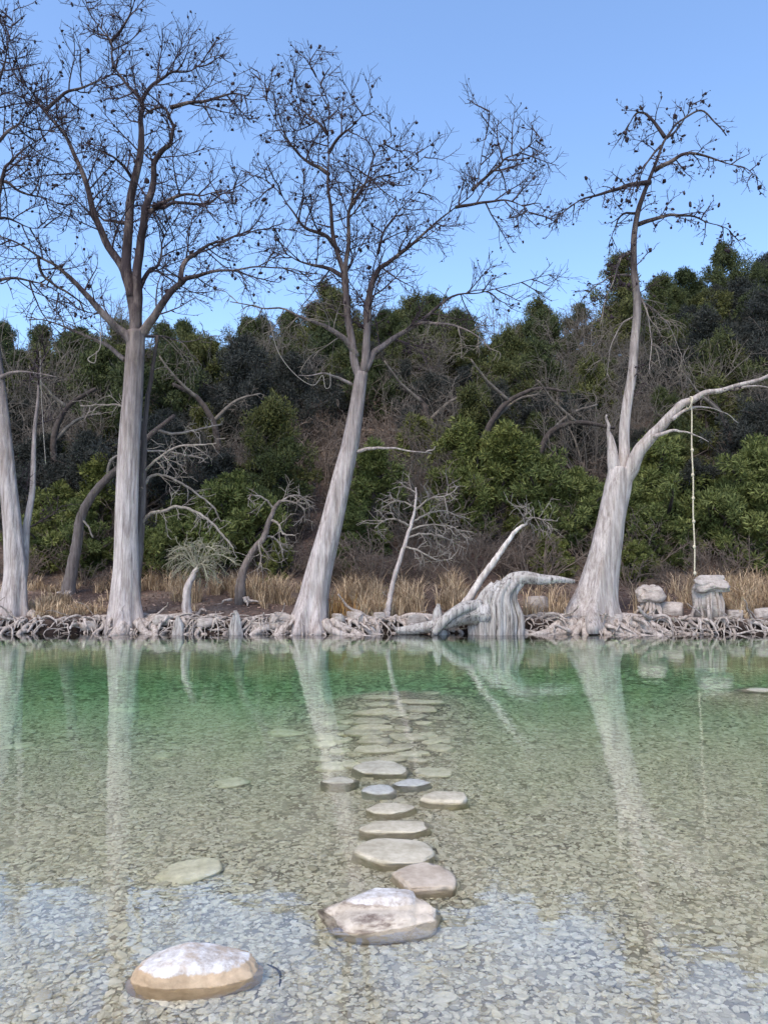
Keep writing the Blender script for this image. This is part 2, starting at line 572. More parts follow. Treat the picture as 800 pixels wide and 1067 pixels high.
SG = 'stepping stones crossing the river'
stone_above(440, 912, 66, 30, 0.022, 'stepping_stone', M['st_pink'], 21, 'blocky pinkish stepping stone with square corners touching the white crusted rock', R(8), boxy=0.55, lump=0.12, group=SG)
stone_above(409, 885, 86, 31, 0.018, 'stepping_stone', M['st_tan'], 22, 'broad tan stepping stone, widest of the row, tapering to its left', R(-10), lump=0.2, group=SG)
stone_above(413, 859, 77, 19, 0.015, 'stepping_stone', M['st_tan'], 23, 'long thin tan stepping stone pointed to the right behind the widest one', R(4), group=SG, tilt=(0, R(2)))
stone_above(408, 842, 51, 15, 0.014, 'stepping_stone', M['st_tan'], 24, 'small tapered yellowish stepping stone between a long tan one and a bluish one', R(-6), group=SG)
stone_above(462, 829, 52, 16, 0.02, 'stepping_stone', M['st_tan'], 25, 'oval tan stone off to the right of the stepping row, alone on dark gravel', R(3), group=SG)
stone_above(394, 822, 36, 15, 0.012, 'stepping_stone', M['st_blue'], 26, 'small rounded bluish white stone in the middle of the stepping row', R(12), group=SG)
stone_above(429, 815, 42, 12, 0.008, 'stepping_stone', M['st_blue'], 27, 'flat rectangular bluish white stone beside the small rounded bluish one', R(-2), boxy=0.6, group=SG)
stone_above(398, 798, 60, 20, 0.014, 'stepping_stone', M['st_grey'], 28, 'wide grey flat stone where the stepping row turns green under deeper water', R(-12), group=SG)
stone_above(354, 813, 40, 11, 0.006, 'stepping_stone', M['st_grey'], 29, 'pale angular slab at the left edge of the row under the trunk reflection', R(10), boxy=0.6, group=SG)
stone_above(796, 718.5, 56, 5, 0.012, 'slab', M['st_grey'], 31, 'pale flat slab barely above the green water at the far right', 0, Wk=0.5, flat=0.8, boxy=1.0, lump=0.25)

def stone_under(px, py, wpx, hpx, seed, mat, label, group=None, name='submerged_stone', **kw):
    p = to_bed(px, py)
    dist = (p - Vector((0, 0, CAMZ))).length
    L = wpx * dist / F
    W = min(L * 0.95, max(0.25 * L, 0.2) + 0.25 * L)
    T = max(0.08, 0.24 * L)
    return rock(name, L, W, T, seed, mat, (p.x, p.y, bed_z(p.x, p.y) + T * 0.32), R((seed * 37) % 40 - 20), label, 'stone', group, sub=3, **kw)

US = [(465,134,75,20),(590,122,80,14),(440,155,80,22),(500,158,60,14),(425,180,140,26),(555,170,120,18),(560,150,150,16),
      (420,207,110,28),(425,225,130,28),(400,242,120,18),(575,212,50,18),(310,198,80,14),(175,243,120,16),(265,253,100,18),
      (285,275,90,26),(430,265,110,34),(425,293,130,30),(530,255,110,30),(530,305,70,22),(555,324,62,14),(215,285,40,12),
      (265,320,70,18),(305,342,100,20),(408,374,50,22),(600,362,110,20),(515,229,60,14),(345,208,60,12),(340,180,50,12),(600,270,60,16),(500,282,50,14)]
_r = random.Random(4)
US += [(240 + _r.uniform(-1, 1) * 0 + _r.uniform(20, 400), _r.uniform(125, 345), _r.uniform(45, 95), 16) for _ in range(26)]
for i, (x, y, ww, hh) in enumerate(US):
    stone_under(240 + x / 2.857, 680 + y / 2.857, ww / 2.857, hh / 2.857, 40 + i, (M['st_pale'], M['st_pale2'])[i % 2],
                'flat pale green stone under water in the pile beyond the stepping stones', 'submerged stones piled under green water', boxy=0.65)
stone_under(197, 912, 60, 38, 81, M['st_pale'], 'flat grey four sided slab lying under clear water on the gravel, left of the row', name='slab', boxy=0.5, lump=0.1)
stone_under(243, 817, 36, 10, 82, M['st_pale'], 'single narrow yellowish stone under water midway to the left of the row')
stone_under(20, 778, 26, 9, 83, M['st_pale'], 'small pale stone under water in the reflection of the leftmost cypress')
stone_under(170, 790, 18, 6, 84, M['st_pale'], 'tiny pale stone under water just right of the tall cypress reflection')
stone_under(135, 741, 32, 6, 85, M['st_pale'], 'pale stone under green water within the tall cypress reflection')

# ------------------------------------------------------------------ gravel (too many to count): instances on one object
def gravel():
    rng = random.Random(3)
    var = bpy.data.collections.new('pebble_shapes')
    for k in range(8):
        v, f = rock_shape(1, rng.uniform(0.6, 0.85), rng.uniform(0.32, 0.5), 100 + k, sub=2, flat=0.5, lump=0.3, boxy=0.68)
        me = bpy.data.meshes.new('pebble')
        me.from_pydata([tuple(p) for p in v], [], f)
        me.polygons.foreach_set('use_smooth', [True] * len(f))
        me.materials.append(M['pebble'])
        o = bpy.data.objects.new('pebble', me)
        var.objects.link(o)
    pos, rot, scl, idx = [], [], [], []
    def fill(y0, y1, dens, s0, s1):
        area = sum((1.1 * y + 2.6) * 0.1 for y in np.arange(y0, y1, 0.1))
        for i in range(int(area * dens)):
            while True:
                y = rng.uniform(y0, y1)
                if rng.random() < (1.1 * y + 2.6) / (1.1 * y1 + 2.6): break
            x = rng.uniform(-1, 1) * (0.55 * y + 1.3)
            if 5.9 < y < 11.4 and abs(x - 0.12) < interp(y, [5.9, 8, 11], [0.4, 0.75, 1.0]) * rng.uniform(0.4, 1.3) and rng.random() < 0.68: continue
            big = rng.random()
            s = s0 + (s1 - s0) * big ** 2.2
            if rng.random() < 0.012: s *= rng.uniform(1.4, 2.2)
            z = bed_z(x, y) + s * 0.09 + rng.uniform(-0.005, 0.008)
            pos.append((x, y, z))
            rot.append((rng.gauss(0, 0.22), rng.gauss(0, 0.22), rng.uniform(0, 6.28)))
            scl.append((s, s * rng.uniform(0.8, 1.1), s * rng.uniform(0.4, 0.8)))
            idx.append(rng.randrange(8))
    fill(1.4, 4.2, 4300, 0.012, 0.048)
    fill(4.2, 7.0, 3000, 0.015, 0.052)
    fill(7.0, 10.5, 800, 0.03, 0.09)
    fill(10.5, 14.5, 170, 0.05, 0.13)
    me = bpy.data.meshes.new('gravel')
    me.from_pydata(pos, [], [])
    for nm, ty, da in (('rot', 'FLOAT_VECTOR', rot), ('scl', 'FLOAT_VECTOR', scl)):
        a = me.attributes.new(nm, ty, 'POINT')
        a.data.foreach_set('vector', np.array(da, dtype=np.float32).ravel())
    a = me.attributes.new('pick', 'INT', 'POINT')
    a.data.foreach_set('value', np.array(idx, dtype=np.int32))
    ob = bpy.data.objects.new('gravel', me)
    C.objects.link(ob)
    tag(ob, 'flat grey tan limestone gravel covering the shallow river bed', 'gravel', kind='stuff')
    ng = bpy.data.node_groups.new('scatter_gravel', 'GeometryNodeTree')
    ng.interface.new_socket('Geometry', in_out='INPUT', socket_type='NodeSocketGeometry')
    ng.interface.new_socket('Geometry', in_out='OUTPUT', socket_type='NodeSocketGeometry')
    gi, go = ng.nodes.new('NodeGroupInput'), ng.nodes.new('NodeGroupOutput')
    ip = ng.nodes.new('GeometryNodeInstanceOnPoints')
    ci = ng.nodes.new('GeometryNodeCollectionInfo')
    ci.inputs['Collection'].default_value = var
    ci.inputs['Separate Children'].default_value = True
    ci.inputs['Reset Children'].default_value = True
    def att(nm, ty):
        n = ng.nodes.new('GeometryNodeInputNamedAttribute')
        n.data_type = ty
        n.inputs['Name'].default_value = nm
        return n.outputs[0]
    e2r = ng.nodes.new('FunctionNodeEulerToRotation')
    ng.links.new(gi.outputs[0], ip.inputs['Points'])
    ng.links.new(ci.outputs[0], ip.inputs['Instance'])
    ip.inputs['Pick Instance'].default_value = True
    ng.links.new(att('pick', 'INT'), ip.inputs['Instance Index'])
    ng.links.new(att('rot', 'FLOAT_VECTOR'), e2r.inputs[0])
    ng.links.new(e2r.outputs[0], ip.inputs['Rotation'])
    ng.links.new(att('scl', 'FLOAT_VECTOR'), ip.inputs['Scale'])
    ng.links.new(ip.outputs[0], go.inputs[0])
    md = ob.modifiers.new('scatter', 'NODES')
    md.node_group = ng
gravel()

# ------------------------------------------------------------------ branching
UP = Vector((0, 0, 1))
def wander(p, d, length, nseg, rng, wob, bias):
    pts = [p.copy()]
    d = d.normalized()
    for i in range(nseg):
        d = (d + rv(rng) * wob + bias).normalized()
        pts.append(pts[-1] + d * (length / nseg))
    return pts

def plen(pts): return sum((pts[i + 1] - pts[i]).length for i in range(len(pts) - 1))

def blob(mb, p, r, rng, mi):
    """small shaggy tuft of ball moss"""
    v, f = ICO[1]
    s = Vector((rng.uniform(0.6, 1.7), rng.uniform(0.6, 1.7), rng.uniform(0.6, 1.9)))
    mb.add([p + Vector((q.x * s.x, q.y * s.y, q.z * s.z)) * (r * rng.choice((0.6, 0.9, 1.2, 1.5))) for q in v], f, mi)

def sprout(mb, pts, lev, rng, cfg, moss=0.0):
    """grow smaller branches off a limb; cfg[lev] = density /m, length range, angle, segments, wobble, bias, radius, t0"""
    if lev >= len(cfg): return
    dens, (l0, l1), (a0, a1), nseg, wob, bias, (r0, r1), t0 = cfg[lev]
    L = plen(pts)
    n = dens * L * (1 - t0)
    n = int(n) + (1 if rng.random() < n - int(n) else 0)
    for i in range(n):
        t = t0 + (1 - t0) * (i + rng.random()) / n
        k = min(len(pts) - 2, int(t * (len(pts) - 1)))
        u = t * (len(pts) - 1) - k
        p = pts[k].lerp(pts[k + 1], u)
        d = (pts[k + 1] - pts[k]).normalized()
        side = rv(rng)
        side = side - d * side.dot(d)
        if side.length < 0.01: continue
        side.normalize()
        a = R(rng.uniform(a0, a1))
        dd = d * math.cos(a) + side * math.sin(a)
        ln = rng.uniform(l0, l1) * (1.2 - (0.82 if lev == 0 else 0.6) * t)
        q = wander(p, dd, ln, nseg, rng, wob, bias)
        rr = rng.uniform(0.8, 1.2)
        mb.tube(q, resample_r([r0 * rr, r1 * rr], len(q)), 3 if r0 < 0.012 else (4 if r0 < 0.02 else 5), cap=False)
        if moss and rng.random() < moss * (1.0 if lev else 0.7):
            j = rng.randrange(1, len(q))
            blob(mb, q[j] + rv(rng) * 0.02, rng.choice((0.013, 0.016, 0.02, 0.026, 0.034)) * rng.uniform(0.8, 1.2), rng, 1)
        sprout(mb, q, lev + 1, rng, cfg, moss)

CYP = [(3.3, (0.6, 2.0), (38, 75), 8, 0.15, UP * 0.03, (0.023, 0.008), 0.16),
       (7.2, (0.30, 0.95), (35, 70), 5, 0.14, UP * 0.06, (0.0115, 0.0065), 0.12),
       (8.5, (0.14, 0.46), (30, 75), 3, 0.10, UP * 0.10, (0.0062, 0.0040), 0.10)]
DROOP = [(2.6, (0.6, 1.6), (35, 80), 8, 0.22, UP * -0.09, (0.018, 0.008), 0.15),
         (5.5, (0.25, 0.8), (30, 75), 5, 0.24, UP * -0.14, (0.0105, 0.006), 0.12),
         (5.0, (0.12, 0.35), (30, 75), 3, 0.20, UP * -0.10, (0.0075, 0.005), 0.12)]

CYP_THIN = [(6.0, (0.3, 1.0), (35, 78), 6, 0.22, UP * -0.05, (0.018, 0.007), 0.12),
            (7.5, (0.18, 0.5), (35, 75), 4, 0.20, UP * 0.0, (0.009, 0.0055), 0.12),
            (8.5, (0.10, 0.30), (30, 75), 3, 0.16, UP * 0.08, (0.0062, 0.0040), 0.10)]

def flute_fn(seed, amp, reach, k=(5, 8, 13)):
    ph = [random.Random(seed + i).uniform(0, 6.28) for i in range(3)]
    def f(th, u):
        fall = max(0.0, 1 - u / reach)
        return 1 + amp * (0.25 + fall ** 1.5) * (0.55 * math.sin(k[0] * th + ph[0]) + 0.35 * math.sin(k[1] * th + ph[1]) + 0.2 * math.sin(k[2] * th + ph[2])) + 0.03 * math.sin(17 * u + 3 * th)
    return f

def roots_for(base, rng, n, spread, mat, parent, r=0.085):
    mb = MB()
    for i in range(n):
        a = rng.uniform(-math.pi, 0.25) if rng.random() < 0.8 else rng.uniform(0, math.pi)
        d = Vector((math.cos(a) * 1.3, math.sin(a) * 0.8, 0.0))
        p = base + Vector((math.cos(a) * 0.45 * spread, math.sin(a) * 0.35 * spread, rng.uniform(0.03, 0.25)))
        pts = [p]
        L = rng.uniform(0.5, 1.5) * spread
        for k in range(6):
            d = (d + rv(rng) * 0.5 + Vector((0, -0.12, -0.14))).normalized()
            q = pts[-1] + d * (L / 6)
            g = max(hill_z(q.x, q.y), -0.15)
            q.z = max(min(q.z, g + 0.12), g - 0.02 - 0.04 * (k == 5))
            pts.append(q)
        pts = smooth_path(pts, 3)
        r0 = rng.uniform(0.5, 1.3) * r
        mb.tube(pts, resample_r([r0 * 1.5, r0, r0 * 0.75, r0 * 0.35], len(pts)), 7)
    mb.build('roots', mat, parent, base)

def limb_pts(px_pts, Y0, Y1, per=5):
    n = len(px_pts)
    return smooth_path([P(x, y, Y0 + (Y1 - Y0) * i / max(1, n - 1)) for i, (x, y) in enumerate(px_pts)], per)

def cypress(name, label, Y, trunk, tr_px, limbs, bark_m, seed, cfg=CYP, moss=0.15, flute=0.24, reach=0.32, nroots=14, spread=1.0, group=None, squash=1.0, dens=1.0, bare=(), cat='tree'):
    """trunk: control points in the picture at depth Y; limbs: (points, r0 px, r1 px, dY start, dY end, twigs 0/1)"""
    rng = random.Random(seed)
    base = P(trunk[0][0], trunk[0][1], Y)
    base.z = max(0.0, min(base.z, hill_z(base.x, base.y)))
    root = empty(name, base, label, cat, group)
    k = Y / F
    tp = smooth_path([P(x, y, Y) for x, y in trunk], 8)
    tp[0].z -= 0.15
    mb = MB()
    mb.tube(tp, resample_r([r * k for r in tr_px], len(tp)), 36, flute_fn(seed, flute, reach), squash=squash)
    mb.build('trunk', bark_m, root, base)
    tw, dw = MB(), MB()
    for (pts, r0, r1, d0, d1, tg) in limbs:
        q = limb_pts(pts, Y + d0, Y + d1)
        ph = rng.uniform(0, 50)
        q = [p + Vector([mnoise.noise(Vector((ph + 9 * a, 0.27 * i, 1.3))) for a in range(3)]) * (min(1, i / 4) * (0.05 + 0.5 * r1 * k)) for i, p in enumerate(q)]
        b = MB()
        b.tube(q, resample_r([r0 * 0.92 * k, (r0 * 0.5 + r1 * 0.35) * k, r1 * 0.75 * k, min(r1 * 0.75, max(0.35 * r1, 0.3)) * k], len(q)), 10)
        b.build('branch', bark_m, root, base)
        if tg:
            g = cfg if tg > 0 else DROOP
            sprout(tw if tg > 0 else dw, q, 0, rng, [(g[0][0] * dens * abs(tg),) + tuple(g[0][1:])] + list(g[1:]), moss if tg > 0 else 0)
    if tw.v:
        tw.build('twigs', [M['twig'], M['moss']], root, base)
    if dw.v:
        dw.build('dead_twigs', M['shrub_grey'], root, base)
    if nroots:
        roots_for(base, rng, nroots, spread, M['root'], root)
    return root

# the four big bald cypresses
cypress('bald_cypress', 'tallest bald cypress with a straight pale trunk and wide bare crown, its limbs reaching right', 19.9,
    [(131, 655), (131, 628), (132, 590), (132, 540), (135, 470), (138, 420), (141, 372), (143, 345)], [19, 15, 12.6, 11.6, 11, 10.4, 9.7, 9],
    [([(142, 350), (138, 315), (133, 280), (134, 235), (138, 195), (147, 152), (148, 128), (145, 105), (133, 88), (118, 67), (116, 44), (105, 30), (93, 10), (88, -14)], 7.2, 1.4, 0, 0.5, 1.1),
     ([(143, 345), (144, 300), (146, 256), (152, 223), (160, 189), (164, 165), (178, 148), (180, 128), (170, 113), (156, 115), (149, 124)], 6.0, 2.4, 0, -0.6, 0.9),
     ([(178, 112), (209, 105), (243, 98), (258, 100)], 2.6, 0.9, -0.6, -1.2, 1.5),
     ([(137, 310), (130, 283), (111, 250), (98, 219), (88, 182), (71, 148), (51, 121), (34, 98), (13, 74), (6, 40), (-2, 10)], 5.4, 1.2, 0, 1.0, 1.1),
     ([(47, 116), (67, 98), (94, 88), (112, 80), (124, 70)], 2.4, 0.9, 0.7, 1.4, 1.4),
     ([(141, 362), (128, 345), (110, 330), (88, 304), (64, 280), (40, 265), (13, 250), (-20, 240)], 6.0, 1.6, 0, -1.2, 0.8),
     ([(40, 266), (42, 283), (58, 297), (75, 307), (92, 318)], 1.8, 1.6, -0.9, -0.2, 0.5),
     ([(146, 350), (156, 338), (166, 323), (186, 297), (202, 288), (236, 282), (268, 277), (300, 281), (330, 286)], 6.2, 1.2, 0, -1.0, 0.9),
     ([(188, 296), (193, 275), (206, 263), (220, 255), (243, 246), (270, 240), (310, 240)], 3.4, 1.0, -0.4, 0.5, 1.1),
     ([(156, 221), (168, 216), (179, 212), (216, 213), (233, 202), (256, 189), (272, 180)], 3.2, 0.9, -0.3, 0.8, 1.2),
     ([(160, 216), (189, 204), (214, 204), (236, 198)], 2.4, 0.9, -0.3, -1.3, 1.2),
     ([(144, 305), (155, 283), (165, 277), (169, 256), (176, 240), (184, 228)], 3.0, 0.9, 0, 1.2, 1.1),
     ([(146, 107), (159, 89), (175, 76), (199, 73), (219, 61), (236, 56)], 2.6, 0.8, 0.3, 1.0, 1.5),
     ([(116, 43), (131, 27), (138, 10), (142, -12)], 2.0, 0.9, 0.4, -0.2, 1.5),
     ([(134, 232), (118, 231), (104, 226), (96, 210)], 2.6, 1.2, 0.2, 0.8, 0.9),
     ([(138, 186), (128, 170), (112, 160), (92, 148)], 2.2, 0.8, 0.2, -1.1, 1.3),
     ([(130, 375), (108, 358), (78, 345), (50, 334), (28, 332)], 3.0, 1.0, 0.2, 1.6, -1.3),
     ([(150, 350), (170, 352), (196, 356), (226, 350)], 2.0, 0.8, 0.2, 1.8, -1.4)],
    M['bark_pale'], 11, spread=1.1)

cypress('bald_cypress', 'central bald cypress leaning right with a flared pale trunk and open bare crown', 19.6,
    [(322, 657), (323, 645), (327, 622), (333, 592), (346, 542), (356, 500), (365, 462), (372, 420), (377, 388)], [23, 19.5, 15, 13.2, 11.6, 10.2, 8.8, 7.6, 6.6],
    [([(375, 395), (370, 375), (364, 336), (359, 290), (357, 280), (347, 240), (343, 200), (342, 175), (341, 130), (341, 105), (332, 85), (320, 65)], 5.2, 1.0, 0, 0.2, 1.2),
     ([(378, 390), (381, 360), (382, 317), (387, 291), (393, 262)], 4.2, 1.6, 0, 1.4, 0.8),
     ([(361, 322), (361, 275), (364, 240), (365, 215), (374, 197), (398, 184), (425, 176), (445, 160)], 3.2, 0.9, 0.1, -1.0, 1.5),
     ([(379, 388), (383, 350), (386, 300), (395, 282), (410, 270), (440, 245), (472, 217), (495, 195), (502, 155), (510, 115)], 4.8, 0.9, 0, -0.6, 1.3),
     ([(492, 198), (512, 178), (528, 165), (548, 154), (562, 142)], 2.0, 0.7, -0.5, 0.4, 1.8),
     ([(474, 216), (500, 211), (525, 209), (545, 214), (552, 224)], 2.0, 0.7, -0.4, -1.2, 1.6),
     ([(380, 386), (392, 366), (412, 351), (435, 336), (472, 308), (500, 304), (535, 296), (580, 284)], 4.4, 0.9, 0, 1.0, 1.1),
     ([(430, 338), (452, 336), (476, 341), (500, 352), (512, 366)], 2.2, 0.9, 0.3, -1.0, -1.6),
     ([(372, 372), (360, 353), (344, 343), (326, 334), (296, 323), (268, 320), (240, 314)], 4.0, 1.3, 0, -1.0, -1.5),
     ([(358, 288), (340, 280), (320, 276), (300, 266), (280, 260)], 3.0, 0.9, 0.1, 1.2, 1.2),
     ([(354, 264), (340, 248), (318, 238), (302, 215), (286, 196), (268, 182)], 3.0, 0.8, 0.1, -0.9, 1.4),
     ([(343, 182), (328, 172), (314, 165), (296, 140), (280, 110), (268, 72)], 2.6, 0.7, 0.2, 0.6, 1.5),
     ([(342, 160), (356, 140), (372, 128), (388, 100)], 2.2, 0.7, 0.2, -0.6, 1.6),
     ([(341, 140), (328, 125), (312, 112), (300, 96)], 1.9, 0.7, 0.2, 0.8, 1.6),
     ([(365, 217), (380, 190), (392, 160), (410, 140)], 2.2, 0.7, 0, 0.8, 1.6),
     ([(394, 264), (400, 240), (420, 215), (445, 190)], 2.0, 0.8, 1.4, 2.2, 1.4),
     ([(367, 401), (352, 394), (341, 389), (325, 390), (311, 390)], 2.0, 1.0, 0.0, -0.8, 0.0),
     ([(371, 471), (385, 467), (400, 466), (420, 468), (448, 472)], 2.3, 1.2, 0, -0.4, 0.0),
     ([(444, 471), (450, 469), (453, 466)], 1.1, 0.6, -0.4, -0.5, 0.0)],
    M['bark_pale'], 23, dens=0.82, nroots=12, spread=1.2, flute=0.28, reach=0.35)

cypress('bald_cypress', 'right bald cypress with a broken forked trunk, thin drooping top and long bent limb', 19.9,
    [(617, 652), (618, 640), (622, 618), (630, 575), (637, 540), (643, 508), (646, 488)], [30, 26, 19.5, 15, 13.2, 13.2, 11.5],
    [([(641, 505), (638, 480), (636, 460), (633, 446), (632, 432)], 9.5, 2.6, 0, -0.1, 0),
     ([(647, 500), (650, 467), (654, 430), (659, 374), (662, 317), (660, 280), (663, 235), (670, 205), (680, 178), (693, 144), (709, 126), (729, 116), (746, 127), (756, 142)], 7.0, 1.8, 0, 0.3, 0.35),
     ([(692, 143), (680, 126), (665, 117), (653, 132), (646, 144)], 2.4, 0.8, 0.2, 0.8, 1.7),
     ([(688, 152), (676, 165), (668, 182), (656, 192)], 1.6, 0.7, 0.2, -0.6, 1.5),
     ([(681, 178), (698, 168), (719, 159), (749, 168), (776, 176), (790, 186)], 3.0, 0.7, 0.2, -0.8, 1.5),
     ([(677, 190), (655, 193), (631, 200), (604, 208), (587, 222), (574, 238)], 3.2, 0.7, 0.2, -0.6, 1.6),
     ([(664, 222), (648, 224), (640, 236), (634, 256)], 1.8, 0.7, 0.2, 0.9, 1.2),
     ([(664, 234), (685, 227), (709, 224), (732, 229), (756, 239), (773, 252)], 2.8, 0.7, 0.2, 0.8, 1.4),
     ([(694, 144), (706, 134), (716, 118), (722, 106)], 1.6, 0.6, 0.2, 0.5, 1.3),
     ([(661, 262), (648, 268), (641, 285), (632, 310), (624, 340)], 1.9, 0.7, 0.2, -0.7, 1.1),
     ([(661, 312), (676, 318), (692, 334), (704, 356), (714, 384)], 1.6, 0.6, 0.2, 0.9, -2.2),
     ([(661, 300), (672, 322), (678, 350), (676, 390)], 1.3, 0.6, 0.2, -0.5, -2.0),
     ([(660, 330), (646, 340), (636, 362), (632, 392)], 1.3, 0.6, 0.2, 0.6, -2.0),
     ([(661, 290), (644, 286), (622, 296), (606, 312)], 1.8, 0.7, 0.2, 0.9, 1.2),
     ([(645, 512), (656, 490), (665, 471), (680, 452), (699, 434), (717, 419), (740, 407), (762, 405), (800, 392), (835, 376)], 9.5, 3.6, 0, -1.2, 0.0),
     ([(740, 408), (765, 404), (785, 402), (812, 404)], 2.4, 1.2, -0.9, -0.4, 0.3),
     ([(680, 455), (692, 450), (706, 449), (722, 452), (738, 461)], 2.6, 1.0, -0.5, -0.9, 0.0),
     ([(700, 437), (712, 427), (722, 424), (740, 424), (755, 430), (770, 441)], 2.2, 0.7, -0.7, -0.2, 0.0)],
    M['bark_right'], 37, moss=0.3, cfg=CYP_THIN, dens=0.62, flute=0.34, reach=0.55, nroots=22, spread=1.5)

cypress('bald_cypress', 'leftmost bald cypress cut by the picture edge, pale twin trunk and side branches', 20.3,
    [(15, 648), (15, 630), (17, 600), (14, 555), (9, 505), (4, 450), (-2, 395), (-10, 330), (-14, 270), (-14, 210), (-10, 150)], [16, 13.5, 10.5, 9, 8.2, 7.6, 7, 6.2, 5.4, 4.4, 3.4],
    [([(24, 606), (28, 555), (33, 510), (36, 455), (39, 411), (42, 380), (52, 362)], 5.0, 1.6, 0.3, 0.9, 0.3),
     ([(-2, 398), (4, 391), (18, 388), (40, 389), (58, 394)], 3.2, 1.2, 0, -0.5, 0.3),
     ([(-13, 260), (-2, 210), (4, 180), (14, 166), (34, 150), (56, 132), (64, 120)], 3.2, 0.8, 0, -0.8, 1.3),
     ([(-10, 190), (4, 188), (20, 198), (44, 206), (67, 213), (80, 222)], 2.6, 0.7, 0, 0.9, 1.3),
     ([(-10, 155), (6, 140), (20, 128), (30, 110), (36, 80)], 2.4, 0.7, 0, 0.4, 1.4),
     ([(-10, 150), (-4, 110), (4, 70), (10, 40), (14, 10)], 2.6, 0.7, 0, -0.4, 1.5),
     ([(-12, 300), (6, 290), (30, 292), (52, 300), (70, 312)], 2.2, 0.8, 0, -1.0, 1.2),
     ([(-12, 230), (8, 228), (30, 236), (54, 238)], 2.0, 0.7, 0, 0.7, 1.3)],
    M['bark_pale'], 41, nroots=9, spread=0.9)

# lesser trees along the bank
DEAD = [(4.6, (0.4, 1.0), (40, 80), 6, 0.28, UP * -0.05, (0.014, 0.007), 0.2),
        (7.0, (0.2, 0.55), (30, 75), 4, 0.28, UP * -0.06, (0.0095, 0.006), 0.15)]
def bare_tree(name, label, Y, trunk, tr, limbs, mat, tmat, seed, cfg=DEAD, nroots=6, spread=0.5, cat='tree', trunk_twigs=0.0):
    rng = random.Random(seed)
    base = P(trunk[0][0], trunk[0][1], Y)
    base.z = max(0.0, min(base.z, hill_z(base.x, base.y)))
    root = empty(name, base, label, cat)
    k = Y / F
    tp = smooth_path([P(x, y, Y) for x, y in trunk], 6)
    tp[0].z = min(tp[0].z, hill_z(base.x, base.y)) - 0.1
    tp = [tp[0]] + [p + rv(rng) * 0.012 for p in tp[1:]]
    mb = MB(); mb.tube(tp, resample_r([r * k for r in tr], len(tp)), 14, flute_fn(seed, 0.14, 0.4))
    mb.build('trunk', mat, root, base)
    tw = MB()
    if trunk_twigs: sprout(tw, tp, 0, rng, [(trunk_twigs,) + tuple(cfg[0][1:])] + list(cfg[1:]))
    for (pts, r0, r1, d0, d1, tg) in limbs:
        q = limb_pts(pts, Y + d0, Y + d1)
        q = [q[0]] + [p + rv(rng) * 0.015 for p in q[1:]]
        b = MB(); b.tube(q, resample_r([r0 * k, r1 * k], len(q)), 8)
        b.build('branch', tmat, root, base)
        if tg: sprout(tw, q, 0, rng, [(cfg[0][0] * tg,) + tuple(cfg[0][1:])] + list(cfg[1:]))
    if tw.v: tw.build('twigs', tmat, root, base)
    if nroots: roots_for(base, rng, nroots, spread, M['root'], root, 0.04)
    return root

bare_tree('cypress_sapling', 'small dead cypress with a round mop of curled olive grey twigs on a short trunk', 19.8,
    [(197, 657), (195, 640), (195, 617), (201, 600), (208, 588)], [9, 5.2, 4.0, 3.2, 1.2],
    [([(205, 592), (205 + dx * 0.5, 580 + dy * 0.55 - 4), (205 + dx, 584 + dy)], 0.8, 0.4, 0, dz, 1.0)
     for dx, dy, dz in ((-30, 4, 0.2), (-26, -8, -0.3), (-16, -12, 0.4), (-6, -16, -0.3), (8, -14, 0.4), (20, -10, -0.2), (34, -12, 0.3), (40, 2, -0.3), (32, 14, 0.3), (-24, 16, 0.2), (12, 22, -0.4), (-8, 22, 0.5), (4, 26, 0.3), (24, 24, 0.1))],
    M['bark_pale'], plain('olive_twig_wood', (0.20, 0.185, 0.13), (0.34, 0.31, 0.22), 6), 51,
    cfg=[(24, (0.2, 0.62), (20, 75), 6, 0.4, UP * -0.10, (0.008, 0.005), 0.1), (7, (0.08, 0.22), (20, 60), 3, 0.25, UP * -0.12, (0.006, 0.004), 0.2)])
bare_tree('cypress_sapling', 'crooked grey sapling leaning right with twigs hanging at its bend', 21.2,
    [(250, 620), (251, 606), (255, 591), (265, 572), (275, 560), (281, 542), (286, 530), (292, 522)], [6, 4.6, 4, 3.4, 3.2, 2.6, 2.2, 1.8],
    [([(276, 559), (284, 560), (291, 566), (296, 582)], 1.5, 0.7, 0, 0.3, 1.6),
     ([(275, 560), (270, 566), (272, 580), (270, 592)], 1.3, 0.6, 0, -0.3, 2.2),
     ([(282, 542), (290, 546), (295, 556), (306, 558)], 1.5, 0.7, 0, -0.4, 1.4),
     ([(287, 529), (298, 519), (312, 517), (322, 524)], 1.4, 0.6, 0, 0.5, 1.8),
     ([(286, 530), (276, 520), (264, 516), (258, 520)], 1.3, 0.6, 0, -0.4, 1.8),
     ([(291, 523), (302, 522), (316, 530), (318, 545)], 1.2, 0.6, 0, 0.2, 1.4)],
    M['bark_grey'], M['dead_twig'], 52, nroots=3)
